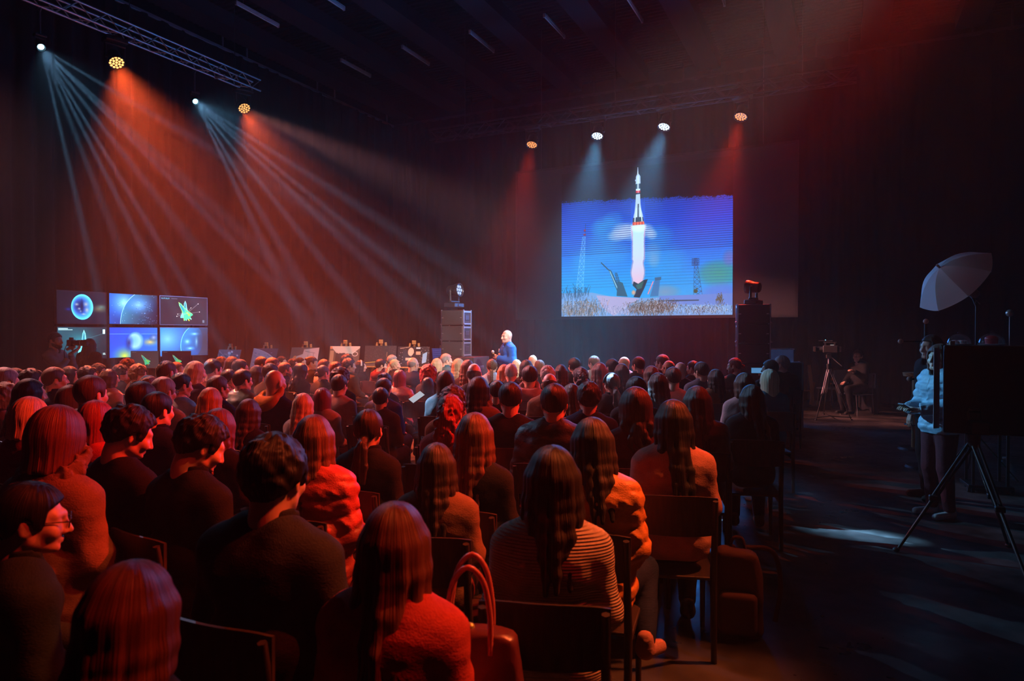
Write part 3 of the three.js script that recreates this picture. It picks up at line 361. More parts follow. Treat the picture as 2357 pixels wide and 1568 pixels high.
{
  const noiseFill = (g, W, H, n, f) => { const q = rng(n); for (let i = 0; i < 500; i++) { g.fillStyle = f(q); g.fillRect(q() * W, q() * H, 1 + q() * 3, 1 + q() * 3); } };
  const pics = [
    (g, W, H) => { g.fillStyle = '#2c2630'; g.fillRect(0, 0, W, H); g.strokeStyle = '#8a7a80'; g.lineWidth = 2; for (let k = 0; k < 12; k++) { g.beginPath(); g.moveTo(W * Math.abs(hsh(k, 1, 1)), H * Math.abs(hsh(k, 2, 2))); g.lineTo(W * Math.abs(hsh(k, 3, 1)), H * Math.abs(hsh(k, 4, 2))); g.stroke(); } g.fillStyle = '#e6dcdc'; for (const [x, y, r] of [[80, 20, 12], [96, 12, 9], [84, 38, 7], [140, 32, 7], [142, 56, 13], [100, 60, 10], [30, 40, 8]]) { g.beginPath(); g.ellipse(x, y, r, r * 0.7, 0.4, 0, 7); g.fill(); } g.fillStyle = '#c89a80'; g.fillRect(132, 50, 16, 20); },
    (g, W, H) => { g.fillStyle = '#3a3644'; g.fillRect(0, 0, W, H); g.fillStyle = '#a8b4cc'; g.beginPath(); g.ellipse(20, 118, 190, 112, 0.25, 0, 7); g.fill(); g.fillStyle = '#6f90ba'; for (let k = 0; k < 40; k++) g.fillRect(10 + 110 * Math.abs(hsh(k, 1, 5)), 20 + 80 * Math.abs(hsh(k, 6, 2)), 10, 3); g.strokeStyle = '#dfeeff'; g.lineWidth = 2; g.beginPath(); g.ellipse(20, 118, 190, 112, 0.25, 4.2, 6.6); g.stroke(); },
    (g, W, H) => { g.fillStyle = '#5a585c'; g.fillRect(0, 0, W, H); g.fillStyle = '#807060'; g.fillRect(0, 70, 60, 40); g.fillStyle = '#b2b0bc'; g.beginPath(); g.moveTo(74, 10); g.lineTo(160, 0); g.lineTo(160, 108); g.lineTo(60, 108); g.lineTo(30, 50); g.lineTo(70, 36); g.fill(); g.strokeStyle = '#6a6a76'; g.lineWidth = 2; for (const [a, b, c, d] of [[80, 20, 140, 30], [100, 40, 110, 108], [130, 30, 140, 80], [60, 60, 120, 70]]) { g.beginPath(); g.moveTo(a, b); g.lineTo(c, d); g.stroke(); } g.fillStyle = '#c08a68'; g.beginPath(); g.ellipse(26, 56, 9, 12, 0.7, 0, 7); g.fill(); },
    (g, W, H) => { g.fillStyle = '#b9b8b4'; g.fillRect(0, 0, W, H); g.fillStyle = '#55504a'; g.beginPath(); g.moveTo(0, 0); g.lineTo(20, 18); g.lineTo(40, 40); g.lineTo(90, 54); g.lineTo(112, 50); g.lineTo(160, 10); g.lineTo(160, 108); g.lineTo(0, 108); g.fill(); g.fillStyle = '#342f2c'; for (let k = 0; k < 14; k++) { g.beginPath(); g.arc(38 + k * 6, 40 + 6 * Math.abs(hsh(k, 2, 9)), 4, 0, 7); g.fill(); g.fillRect(34 + k * 6, 44, 8, 40); } g.fillStyle = '#9a8670'; g.fillRect(4, 24, 20, 74); g.fillStyle = '#c08a60'; g.beginPath(); g.arc(8, 8, 7, 0, 7); g.fill(); g.strokeStyle = '#d8d8d8'; g.lineWidth = 3; g.beginPath(); g.ellipse(136, 42, 14, 11, 0, 0, 7); g.stroke(); },
    (g, W, H) => { g.fillStyle = '#2e2c30'; g.fillRect(0, 0, W, H); noiseFill(g, W, H, 3, (q) => (q() > 0.6 ? '#4c4a4c' : '#3a383c')); g.strokeStyle = '#c8b04a'; g.lineWidth = 3; g.beginPath(); g.moveTo(0, 92); g.lineTo(60, 86); g.lineTo(160, 90); g.stroke(); g.fillStyle = '#4a4644'; g.fillRect(0, 96, W, 14); g.fillStyle = '#a07858'; g.fillRect(112, 34, 3, 26); },
    (g, W, H) => { g.fillStyle = '#1c1a20'; g.fillRect(0, 0, W, H); g.strokeStyle = '#a89888'; g.lineWidth = 4; g.beginPath(); g.moveTo(10, 10); g.lineTo(60, 2); g.stroke(); noiseFill(g, W, H, 9, (q) => (q() > 0.75 ? '#c8c4c8' : q() > 0.4 ? '#3a3840' : '#141318')); g.fillStyle = '#23303e'; g.fillRect(26, 18, 40, 70); g.fillStyle = '#e2b49e'; g.beginPath(); g.ellipse(66, 28, 15, 22, 0.1, 0, 7); g.fill(); g.fillRect(40, 60, 50, 14); g.fillStyle = '#101014'; g.fillRect(84, 10, 30, 22); g.fillStyle = '#d8d8de'; g.fillRect(92, 4, 22, 8); g.fillStyle = '#c89c80'; g.fillRect(92, 26, 24, 18); g.fillStyle = '#8fb4d8'; g.beginPath(); g.moveTo(126, 40); g.lineTo(150, 28); g.lineTo(146, 84); g.lineTo(124, 92); g.fill(); },
    (g, W, H) => { g.fillStyle = '#4c3c50'; g.fillRect(0, 0, W, H); g.fillStyle = '#7fb0dc'; g.fillRect(0, 0, 78, H); g.strokeStyle = '#3c6a98'; g.lineWidth = 2; for (let k = 0; k < 9; k++) { g.beginPath(); g.moveTo(0, 10 + k * 12); g.lineTo(78, 2 + k * 13); g.stroke(); } g.strokeStyle = '#6a5468'; for (let k = 0; k < 8; k++) { g.beginPath(); g.moveTo(78, k * 14); g.lineTo(160, 6 + k * 14); g.stroke(); } },
  ];
  const words = ['of dark machinery and astronauts', 'of a white planet edge', 'of a figure in a white suit', 'of a crowd beside a capsule', 'of a dark starry field', 'of an astronaut with a camera', 'of a blue wing and purple sky'];
  [[531, 803], [613, 800], [704, 798], [795, 795], [877, 794], [953, 796], [1024, 800]].forEach(([px, py], k) => {
    const t = [13.9, 13.8, 13.6, 13.5, 13.4, 13.4, 15.3][k], p = at(px, py, t), turn = [0.02, 0.08, 0.2, 0.34, 0.42, 0.42, 0.86][k], W = 0.62, H = 0.41, ledge = p.y - H - 0.012;
    easel('pine easel holding the photo ' + words[k], undefined, V(p.x, 0, p.z), turn, p.y + 0.05, ledge);
    const b = thing('photo_board', 'photo board ' + words[k], 'photo', [p.x + Math.sin(turn) * 0.135, ledge + 0.0135, p.z + Math.cos(turn) * 0.135], turn);
    const tilt = -0.3; part('board', box(W, H, 0.012, 0, H / 2, -0.007).rotateX(tilt), M.blackPlastic, b);
    part('print', new THREE.PlaneGeometry(W - 0.004, H - 0.004).translate(0, H / 2, 0.0005).rotateX(tilt), std(0xffffff, 0.45, { map: canvas(160, 108, (g) => pics[k](g, 160, 108)) }), b);
  });
  // a bare easel folded against the curtain
  const o = thing('wooden_easel', 'empty pine easel frame standing before the dark curtain', 'easel', atZ(1868, 930, -16.7).setY(0), 0.3);
  part('upright', rbox(0.07, 0.92, 0.03, 0.005).rotateZ(0.1).translate(0, 0.46, 0), M.pine, o); part('crossbar', rbox(0.45, 0.03, 0.03, 0.005, -0.24, 0.34, 0.01), M.pine, o); part('foot_strut', rbox(0.05, 0.6, 0.03, 0.005).rotateX(0.5).translate(0.06, 0.26, -0.16), M.pine, o); part('hinge', rbox(0.05, 0.05, 0.05, 0.005, 0.02, 0.52, -0.03), M.pine, o);
}
// ---- loudspeaker stacks with a moving head on top
{
  const grilleTex = tex(64, 64, (u, v) => { const x = (u * 16) % 1 - 0.5, y = (v * 16) % 1 - 0.5; return x * x + y * y < 0.1 ? 0 : 1; }, false, [6, 4]);
  const grille = std(rgb(0.035, 0.035, 0.037), 0.6, { bumpMap: grilleTex, bumpScale: 0.002 }), cab = std(rgb(0.03, 0.03, 0.034), 0.55), W = 0.48, H = 0.305, D = 0.4;
  for (const [px, t, turn, who] of [[1051, 14.0, YAW - 0.42, 'left of the man on stage'], [1733, 11.1, YAW - 0.28, 'right of the big screen']]) {
    const p = at(px, 800, t), base = thing('subwoofer', 'black subwoofer base of the speaker stack ' + who, 'speaker', [p.x, 0, p.z], turn);
    const bx = who[0] === 'l' ? 0.14 : 0.1, bw = 0.82;
    for (const y of [0, 0.58]) { part('cabinet', rbox(bw, 0.575, 0.7, 0.012, bx, y + 0.2875, -0.05), cab, base); part('grille', rbox(bw - 0.05, 0.52, 0.02, 0.006, bx, y + 0.2875, 0.305), grille, base); part('handle', rbox(0.02, 0.06, 0.16, 0.006, bx + bw / 2 + 0.002, y + 0.36, -0.05), M.steel, base); part('badge', box(0.035, 0.07, 0.004, bx - 0.02, y + 0.42, 0.318), M.white, base); }
    for (let k = 0; k < 3; k++) {
      const o = thing('line_array_speaker', ['lowest', 'middle', 'topmost'][k] + ' line array cabinet of the stack ' + who, 'speaker', [p.x, 1.157 + k * (H + 0.012), p.z], turn);
      const s = new THREE.Shape([[-W / 2, -D / 2], [W / 2, -D / 2], [W / 2, D / 2], [-W / 2, D / 2]].map(([a, b]) => new THREE.Vector2(a, b)));
      part('cabinet', rbox(W, H, D, 0.012, 0, H / 2, -0.01), cab, o); part('grille', rbox(W - 0.012, H - 0.012, 0.02, 0.006, 0, H / 2, D / 2 - 0.002), grille, o);
      for (const x of [-1, 1]) {
        part('rigging_rail', merged([box(0.02, H + 0.01, 0.02, x * (W / 2 + 0.012), H / 2 + 0.005, D / 2 - 0.03), box(0.02, H + 0.01, 0.02, x * (W / 2 + 0.012), H / 2 + 0.005, -D / 2 + 0.05), box(0.014, 0.03, D - 0.1, x * (W / 2 + 0.01), 0.03, 0), box(0.014, 0.03, D - 0.1, x * (W / 2 + 0.01), H - 0.03, 0)]), M.alu, o);
        part('side_handle', rbox(0.012, 0.1, 0.16, 0.01, x * (W / 2 + 0.004), H / 2, 0), M.darkSteel, o); part('grille_clip', box(0.035, 0.012, 0.006, x * (W / 2 - 0.03), H / 2, D / 2 + 0.011), M.alu, o);
        part('locking_pin', new THREE.SphereGeometry(0.014, 8, 6).translate(x * (W / 2 + 0.03), 0.02, D / 2 - 0.03), M.steel, o);
      }
    }
    const top = 1.157 + 3 * (H + 0.012);
    if (who[0] === 'l') { const lens = V(p.x + 0.1, top + 0.405, p.z + 0.05); movingHead('moving head light on the speaker stack left of the man on stage', undefined, lens, lens.clone().add(V(2.2, 0.12, 0.1)), 0.125, new THREE.Color().setRGB(0.6, 0.75, 1), 0.9, 7, 0, -1); spot('beam_light', ICE, 16, lens.clone().add(V(0.05, 0, 0.03)), lens.clone().add(V(3, -0.2, 0.8)), 0.35, 1, 0.1); }
    else { const lens = V(p.x - 0.1, top + 0.29, p.z - 0.1); movingHead('moving head light on the speaker stack right of the big screen', undefined, lens, lens.clone().add(V(-1, 0.12, -0.3)), 0.1, new THREE.Color().setRGB(0.6, 0.75, 1), 0.9, 7, 0, -1); spot('beam_light', ICE, 10, lens.clone().add(V(-0.04, 0, 0)), lens.clone().add(V(-3, -0.5, -0.6)), 0.35, 1, 0.08); }
  }
  // flight case with a clear plastic box beside the right stack
  const p = at(1800, 850, 11.7), f = thing('flight_case', 'black flight case standing beside the right speaker stack', 'case', [p.x, 0, p.z], YAW - 0.3);
  part('body', rbox(0.62, 1.08, 0.6, 0.01, 0, 0.6, 0), cab, f); part('edging', merged([[-1, -1], [1, -1], [-1, 1], [1, 1]].map(([x, z]) => box(0.03, 1.09, 0.03, x * 0.3, 0.6, z * 0.29))), M.alu, f); for (const [x, z] of [[-1, -1], [1, -1], [-1, 1], [1, 1]]) part('castor', new THREE.CylinderGeometry(0.03, 0.03, 0.04, 12).rotateZ(PI / 2).translate(x * 0.24, 0.03, z * 0.22), M.blackPlastic, f);
  const c = thing('storage_box', 'clear plastic storage box on the flight case', 'box', [p.x - 0.02, 1.142, p.z], YAW - 0.2), clear = new THREE.MeshPhysicalMaterial({ color: 0xffffff, roughness: 0.15, transmission: 1, thickness: 0, ior: 1.45 });
  part('tub', merged([box(0.36, 0.22, 0.004, 0, 0.11, 0.14), box(0.36, 0.22, 0.004, 0, 0.11, -0.14), box(0.004, 0.22, 0.28, 0.18, 0.11, 0), box(0.004, 0.22, 0.28, -0.18, 0.11, 0), box(0.36, 0.004, 0.28, 0, 0.002, 0)]), clear, c); part('rim', merged([box(0.39, 0.015, 0.012, 0, 0.222, 0.148), box(0.39, 0.015, 0.012, 0, 0.222, -0.148), box(0.012, 0.015, 0.3, 0.188, 0.222, 0), box(0.012, 0.015, 0.3, -0.188, 0.222, 0)]), M.white, c); part('lid', box(0.36, 0.004, 0.27, 0, 0.228, 0), clear, c);
}
// ---- bodies: distance fields meshed with surface nets
const smin = (a, b, k) => { const h = Math.max(k - Math.abs(a - b), 0) / k; return Math.min(a, b) - h * h * k * 0.25; };
const smax = (a, b, k) => -smin(-a, -b, k);
function nets(sdf, lo, hi, cell, uvs = [3, 3]) {
  const nx = Math.ceil((hi[0] - lo[0]) / cell) + 1, ny = Math.ceil((hi[1] - lo[1]) / cell) + 1, nz = Math.ceil((hi[2] - lo[2]) / cell) + 1, f = new Float32Array(nx * ny * nz), id = new Int32Array(nx * ny * nz).fill(-1), pos = [], idx = [], uv = [];
  for (let k = 0, n = 0; k < nz; k++) for (let j = 0; j < ny; j++) for (let i = 0; i < nx; i++, n++) f[n] = (i === 0 || j === 0 || k === 0 || i === nx - 1 || j === ny - 1 || k === nz - 1) ? Math.max(cell * 0.3, sdf(lo[0] + i * cell, lo[1] + j * cell, lo[2] + k * cell)) : sdf(lo[0] + i * cell, lo[1] + j * cell, lo[2] + k * cell);
  const sx = 1, sy = nx, sz = nx * ny, E = [[0, 1], [2, 3], [4, 5], [6, 7], [0, 2], [1, 3], [4, 6], [5, 7], [0, 4], [1, 5], [2, 6], [3, 7]], off = [0, sx, sy, sx + sy, sz, sx + sz, sy + sz, sx + sy + sz];
  for (let k = 0; k < nz - 1; k++) for (let j = 0; j < ny - 1; j++) for (let i = 0; i < nx - 1; i++) {
    const n = i + j * sy + k * sz; let m = 0; for (let c = 0; c < 8; c++) if (f[n + off[c]] < 0) m |= 1 << c;
    if (m === 0 || m === 255) continue;
    let x = 0, y = 0, z = 0, q = 0;
    for (const [a, b] of E) { const A = (m >> a) & 1, B = (m >> b) & 1; if (A === B) continue; const fa = f[n + off[a]], fb = f[n + off[b]], t = fa / (fa - fb); x += (a & 1) + t * ((b & 1) - (a & 1)); y += ((a >> 1) & 1) + t * (((b >> 1) & 1) - ((a >> 1) & 1)); z += (a >> 2) + t * ((b >> 2) - (a >> 2)); q++; }
    id[n] = pos.length / 3; x = lo[0] + (i + x / q) * cell; y = lo[1] + (j + y / q) * cell; z = lo[2] + (k + z / q) * cell; pos.push(x, y, z); uv.push(Math.atan2(x, z + 0.0001) / 6.2832 * uvs[0], y * uvs[1]);
  }
  const quad = (a, b, c, d, flip) => { if (a < 0 || b < 0 || c < 0 || d < 0) return; if (flip) idx.push(a, c, b, a, d, c); else idx.push(a, b, c, a, c, d); };
  for (let k = 1; k < nz - 1; k++) for (let j = 1; j < ny - 1; j++) for (let i = 1; i < nx - 1; i++) {
    const n = i + j * sy + k * sz, s = f[n] < 0;
    if (s !== f[n + sx] < 0) quad(id[n - sy - sz], id[n - sz], id[n], id[n - sy], !s);
    if (s !== f[n + sy] < 0) quad(id[n - sx - sz], id[n - sx], id[n], id[n - sz], !s);
    if (s !== f[n + sz] < 0) quad(id[n - sx - sy], id[n - sy], id[n], id[n - sx], !s);
  }
  const g = new THREE.BufferGeometry(); g.setAttribute('position', new THREE.Float32BufferAttribute(pos, 3)); g.setAttribute('uv', new THREE.Float32BufferAttribute(uv, 2)); g.setIndex(idx); g.computeVertexNormals();
  return g;
}
// bones: [ax, ay, az, ra, bx, by, bz, rb]
function dbone(x, y, z, b) { const dx = b[4] - b[0], dy = b[5] - b[1], dz = b[6] - b[2], px = x - b[0], py = y - b[1], pz = z - b[2]; let t = (px * dx + py * dy + pz * dz) / (dx * dx + dy * dy + dz * dz + 1e-9); t = t < 0 ? 0 : t > 1 ? 1 : t; const ex = px - dx * t, ey = py - dy * t, ez = pz - dz * t; return Math.sqrt(ex * ex + ey * ey + ez * ez) - (b[3] + (b[7] - b[3]) * t); }
function dbones(x, y, z, list, k) { let d = 1e3; for (const b of list) d = smin(d, dbone(x, y, z, b), k); return d; }
const dell = (x, y, z, cx, cy, cz, rx, ry, rz) => { const a = (x - cx) / rx, b = (y - cy) / ry, c = (z - cz) / rz, l = Math.sqrt(a * a + b * b + c * c); return (l - 1) * Math.min(rx, ry, rz) * (l > 0.2 ? 1 : 1); };
const B = (a, ra, b, rb) => [a[0], a[1], a[2], ra, b[0], b[1], b[2], rb];

// head in its own frame: pivot at the top of the neck, face towards -z, crown at y = 0.2
function dhead(x, y, z, f) {
  const ax = Math.abs(x);
  let d = dell(x, y, z, 0, 0.105, 0.012, 0.077, 0.097, 0.097);
  d = smin(d, dell(x, y, z, 0, 0.05, -0.03, f ? 0.057 : 0.062, 0.082, 0.072), 0.03);
  d = smin(d, dbone(ax, y, z, [0.012, -0.016, -0.08, 0.019, 0.052, 0.018, -0.01, 0.016]), 0.03);
  d = smin(d, dbone(ax, y, z, [0, 0.109, -0.094, 0.012, 0.045, 0.107, -0.07, 0.011]), 0.02);
  d = smax(d, -dell(ax, y, z, 0.031, 0.088, -0.104, 0.018, 0.012, 0.018), 0.012);
  d = smin(d, dell(ax, y, z, 0.031, 0.087, -0.08, 0.015, 0.013, 0.014), 0.004);
  d = smin(d, dbone(x, y, z, [0, 0.096, -0.098, 0.008, 0, 0.052, -0.121, 0.013]), 0.012);
  d = smin(d, dell(ax, y, z, 0.013, 0.046, -0.107, 0.009, 0.008, 0.01), 0.01);
  d = smin(d, dbone(ax, y, z, [0, 0.022, -0.103, 0.0075, 0.02, 0.02, -0.092, 0.005]), 0.008);
  d = smin(d, dbone(ax, y, z, [0, 0.009, -0.101, 0.0075, 0.016, 0.011, -0.092, 0.005]), 0.006);
  d = smin(d, dell(ax, y, z, 0.046, 0.052, -0.07, 0.022, 0.02, 0.02), 0.03);
  // ears
  let e = dell(ax - 0.25 * (z - 0.01), y, z, 0.081, 0.07, 0.012, 0.009, 0.032, 0.02); e = smax(e, -dell(ax, y, z, 0.096, 0.068, 0.006, 0.009, 0.018, 0.01), 0.006); d = smin(d, e, 0.012);
  return d;
}
const neckBones = (f) => [[0, 0.03, 0.022, f ? 0.05 : 0.058, 0, -0.11, 0.035, f ? 0.052 : 0.062]];
const headCache = new Map();
function headGeo(f, cell) { const k = f + ':' + cell; if (!headCache.has(k)) headCache.set(k, nets((x, y, z) => smin(dhead(x, y, z, f), dbones(x, y, z, neckBones(f), 0.02), 0.03), [-0.11, -0.16, -0.15], [0.11, 0.22, 0.13], cell)); return headCache.get(k); }
// a hand: wrist at the origin, fingers towards -z, palm down, thumb on the +x side; curl closes the fingers
const handCache = new Map();
function handGeo(curl, cell) {
  const key = curl + ':' + cell; if (handCache.has(key)) return handCache.get(key);
  const bones = [];
  [[-0.03, 0.062, 0.0075], [-0.011, 0.075, 0.0085], [0.009, 0.08, 0.0088], [0.029, 0.072, 0.0085]].forEach(([x, len, r]) => {
    let p = [x, 0, -0.088], a = -0.1; const seg = [0.45, 0.32, 0.26];
    seg.forEach((s, k) => { a += curl * (k ? 0.75 : 0.55); const e = [p[0] * (1 + 0.04 * (1 - curl)), p[1] - Math.sin(a) * len * s, p[2] - Math.cos(a) * len * s]; bones.push(B(p, r * (1 - 0.06 * k), e, r * (0.92 - 0.08 * k))); p = e; });
  });
  const th = [[0.026, -0.006, -0.02], [0.052, -0.012 - 0.01 * curl, -0.05], [0.058 - 0.02 * curl, -0.018 - 0.016 * curl, -0.08], [0.054 - 0.03 * curl, -0.02 - 0.024 * curl, -0.102]];
  for (let k = 0; k < 3; k++) bones.push(B(th[k], 0.013 - k * 0.0015, th[k + 1], 0.0115 - k * 0.0018));
  const palm = (x, y, z) => { let d = 1e3; for (const px of [-0.028, -0.009, 0.01, 0.028]) d = smin(d, dbone(x, y, z, [px * 0.7, 0, -0.012, 0.014, px, 0, -0.084, 0.0125]), 0.016); return smin(d, dbone(x, y, z, [0, 0, 0.05, 0.025, 0, 0, -0.01, 0.02]), 0.02); };
  const g = nets((x, y, z) => { let d = palm(x, y, z); let m = 1e3; for (const b of bones) m = Math.min(m, dbone(x, y, z, b)); return smin(d, m, 0.008); }, [-0.06, -0.1, -0.2], [0.09, 0.04, 0.08], cell);
  handCache.set(key, g); return g;
}
// poses: joints in metres, person faces -z
const SEATED = (w) => ({
  torso: [B([-0.07, 0.55, 0.05], 0.112, [0.07, 0.55, 0.05], 0.112), B([-0.05, 0.72, 0.085], 0.108, [0.05, 0.72, 0.085], 0.108), B([-0.065 * w, 0.92, 0.065], 0.112, [0.065 * w, 0.92, 0.065], 0.112), B([-0.06 * w, 1.02, 0.055], 0.07, [-0.145 * w, 0.978, 0.05], 0.062), B([0.06 * w, 1.02, 0.055], 0.07, [0.145 * w, 0.978, 0.05], 0.062), B([0, 1.02, 0.05], 0.07, [0, 1.1, 0.042], 0.06)],
  arms: [-1, 1].map((s) => [B([s * 0.168 * w, 0.965, 0.05], 0.058, [s * 0.222 * w, 0.74, 0.03], 0.045), B([s * 0.222 * w, 0.74, 0.03], 0.044, [s * 0.12, 0.655, -0.2], 0.033)]),
  legs: [-1, 1].map((s) => [B([s * 0.085, 0.545, 0.03], 0.088, [s * 0.11, 0.53, -0.36], 0.066), B([s * 0.11, 0.53, -0.36], 0.06, [s * 0.11, 0.1, -0.26], 0.042)]),
  shoes: [-1, 1].map((s) => [[s * 0.11, 0.035, -0.24], [s * 0.115, 0.03, -0.42]]),
  hands: [-1, 1].map((s) => ({ at: [s * 0.12, 0.652, -0.2], dir: [-s * 0.35, -0.12, -0.93], curl: 0.35 })), pivot: [0, 1.125, 0.03], hem: 0.47, neckY: 1.07,
});
const STANDING = (w, o = {}) => ({
  torso: [B([-0.07, 0.92, 0.02], 0.108, [0.07, 0.92, 0.02], 0.108), B([-0.05, 1.1, 0.01], 0.1, [0.05, 1.1, 0.01], 0.1), B([-0.065 * w, 1.3, 0.02], 0.11, [0.065 * w, 1.3, 0.02], 0.11), B([-0.06 * w, 1.41, 0.03], 0.068, [-0.145 * w, 1.37, 0.03], 0.062), B([0.06 * w, 1.41, 0.03], 0.068, [0.145 * w, 1.37, 0.03], 0.062), B([0, 1.41, 0.03], 0.068, [0, 1.485, 0.02], 0.058)],
  arms: (o.arms ?? [-1, 1].map((s) => [[s * 0.178 * w, 1.385, 0.03], [s * 0.23 * w, 1.12, 0.05], [s * 0.22, 0.88, -0.06]])).map(([a, b, c]) => [B(a, 0.06, b, 0.046), B(b, 0.045, c, 0.032)]),
  legs: [-1, 1].map((s) => [B([s * 0.09, 0.88, 0.02], 0.095, [s * 0.1, 0.5, 0.0], 0.064), B([s * 0.1, 0.5, 0.0], 0.06, [s * 0.11, 0.1, 0.04], 0.045)]),
  shoes: [-1, 1].map((s) => [[s * 0.11, 0.035, 0.06], [s * 0.13, 0.03, -0.13]]), hands: o.hands ?? [-1, 1].map((s) => ({ at: [s * 0.22, 0.88, -0.06], dir: [0, -0.95, -0.3], curl: 0.5 })), pivot: [0, 1.51, 0.01], hem: 0.84, neckY: 1.455,
});
const bodyCache = new Map();
// one continuous skin: coarse limbs under the clothes, fine head and hands
function bodyGeo(key, pose, f, yaw, pitch, fine) {
  const k = [key, f, yaw, pitch, fine].join(); if (bodyCache.has(k)) return bodyCache.get(k);
  const bones = [...pose.torso, ...pose.arms.flat(), ...pose.legs.flat()], ys = bones.flatMap((b) => [b[1], b[5]]), zs = bones.flatMap((b) => [b[2], b[6]]), xs = bones.flatMap((b) => [b[0], b[4]]);
  const bk = key + ':' + f; if (!bodyCache.has(bk)) bodyCache.set(bk, nets((x, y, z) => dbones(x, y, z, bones, 0.03) + 0.022, [Math.min(...xs) - 0.1, 0.02, Math.min(...zs) - 0.12], [Math.max(...xs) + 0.1, pose.pivot[1] + 0.02, Math.max(...zs) + 0.16], 0.034));
  const h = headGeo(f, fine ? 0.0055 : 0.0085).clone(), e = new THREE.Euler(-pitch * PI / 180, yaw * PI / 180, 0, 'YXZ');
  // the head turns as one; the neck bends gradually down to its root
  const hp = h.attributes.position, hv = V(0, 0, 0); for (let i = 0; i < hp.count; i++) { hv.fromBufferAttribute(hp, i); const w = THREE.MathUtils.smoothstep(hv.y, -0.1, 0.03), c = new THREE.Euler(e.x * w, e.y * w, 0, 'YXZ'); hv.applyEuler(c); hp.setXYZ(i, hv.x, hv.y, hv.z); }
  h.computeVertexNormals(); h.translate(...pose.pivot);
  const list = [bodyCache.get(bk), h];
  pose.hands.forEach((hd, i) => { const g = handGeo(hd.curl, fine ? 0.0045 : 0.0075).clone(); if (i === 0) g.scale(-1, 1, 1); const q = new THREE.Matrix4().lookAt(V(0, 0, 0), V(...hd.dir), V(...(hd.up ?? [0, 1, 0]))); g.applyMatrix4(q).translate(...hd.at); if (i === 0) { const ix = g.index.array; for (let t = 0; t < ix.length; t += 3) { const s = ix[t]; ix[t] = ix[t + 1]; ix[t + 1] = s; } g.computeVertexNormals(); } list.push(g); });
  const m = mergeGeometries(list.map((g) => { const c = g.clone(); return c; })); bodyCache.set(k, m); return m;
}
// garments
function garment(kind, key, pose, f, fine) {
  const k = ['g', kind, key, f, fine].join(); if (bodyCache.has(k)) return bodyCache.get(k);
  const bones = [...pose.torso.slice(0, 5), ...pose.arms.flat()], off = { tee: 0.006, shirt: 0.01, sweater: 0.016, hoodie: 0.02, jacket: 0.02, coat: 0.026, puffer: 0.032 }[kind], bulk = off > 0.02 ? 0.011 : 0.007, py = pose.pivot;
  const ring = kind === 'puffer', xs = bones.flatMap((b) => [b[0], b[4]]), zs = bones.flatMap((b) => [b[2], b[6]]), ys = bones.flatMap((b) => [b[1], b[5]]);
  const wrists = pose.arms.map((a) => a[1].slice(4, 7)), els = pose.arms.map((a) => a[1].slice(0, 3));
  const sdf = (x, y, z) => {
    let d = dbones(x, y, z, bones, 0.045) - off;
    // cloth folds, and quilted rings on padded jackets
    d += bulk * noise(x * 7 + 3, y * 10, z * 7) * 0.7 + bulk * 0.5 * noise(x * 16 + 9 * y, y * 30, z * 16 + 5);
    if (ring) d += 0.008 * (1 - 2 * Math.pow(Math.abs(Math.sin(y * PI / 0.085 + 0.9 * noise(x * 6, y * 5, z * 6))), 0.6)) * (0.8 + 0.5 * noise(x * 12, y * 12, z * 12 + 8)) + 0.006 * noise(x * 34 + 40 * y, y * 34, z * 34);
    d = smax(d, -(dbone(x, y, z, [0, pose.neckY - 0.005, py[2] - 0.02, 0.066, 0, pose.neckY + 0.2, py[2] - 0.005, 0.085])), 0.012);
    d = Math.max(d, pose.hem - (kind === 'coat' ? 0.0 : 0) - y);
    for (let s = 0; s < 2; s++) { const w = wrists[s], e = els[s], dx = w[0] - e[0], dy = w[1] - e[1], dz = w[2] - e[2], l = Math.hypot(dx, dy, dz); const t = ((x - w[0]) * dx + (y - w[1]) * dy + (z - w[2]) * dz) / l; if (Math.hypot(x - w[0], y - w[1], z - w[2]) < 0.12) d = Math.max(d, t - (kind === 'tee' ? -0.2 : 0.005)); }
    return d;
  };
  const g = nets(sdf, [Math.min(...xs) - 0.13, pose.hem - 0.05, Math.min(...zs) - 0.14], [Math.max(...xs) + 0.13, pose.neckY + 0.08, Math.max(...zs) + 0.19], fine ? 0.0105 : 0.018, [4, 4]);
  bodyCache.set(k, g); return g;
}
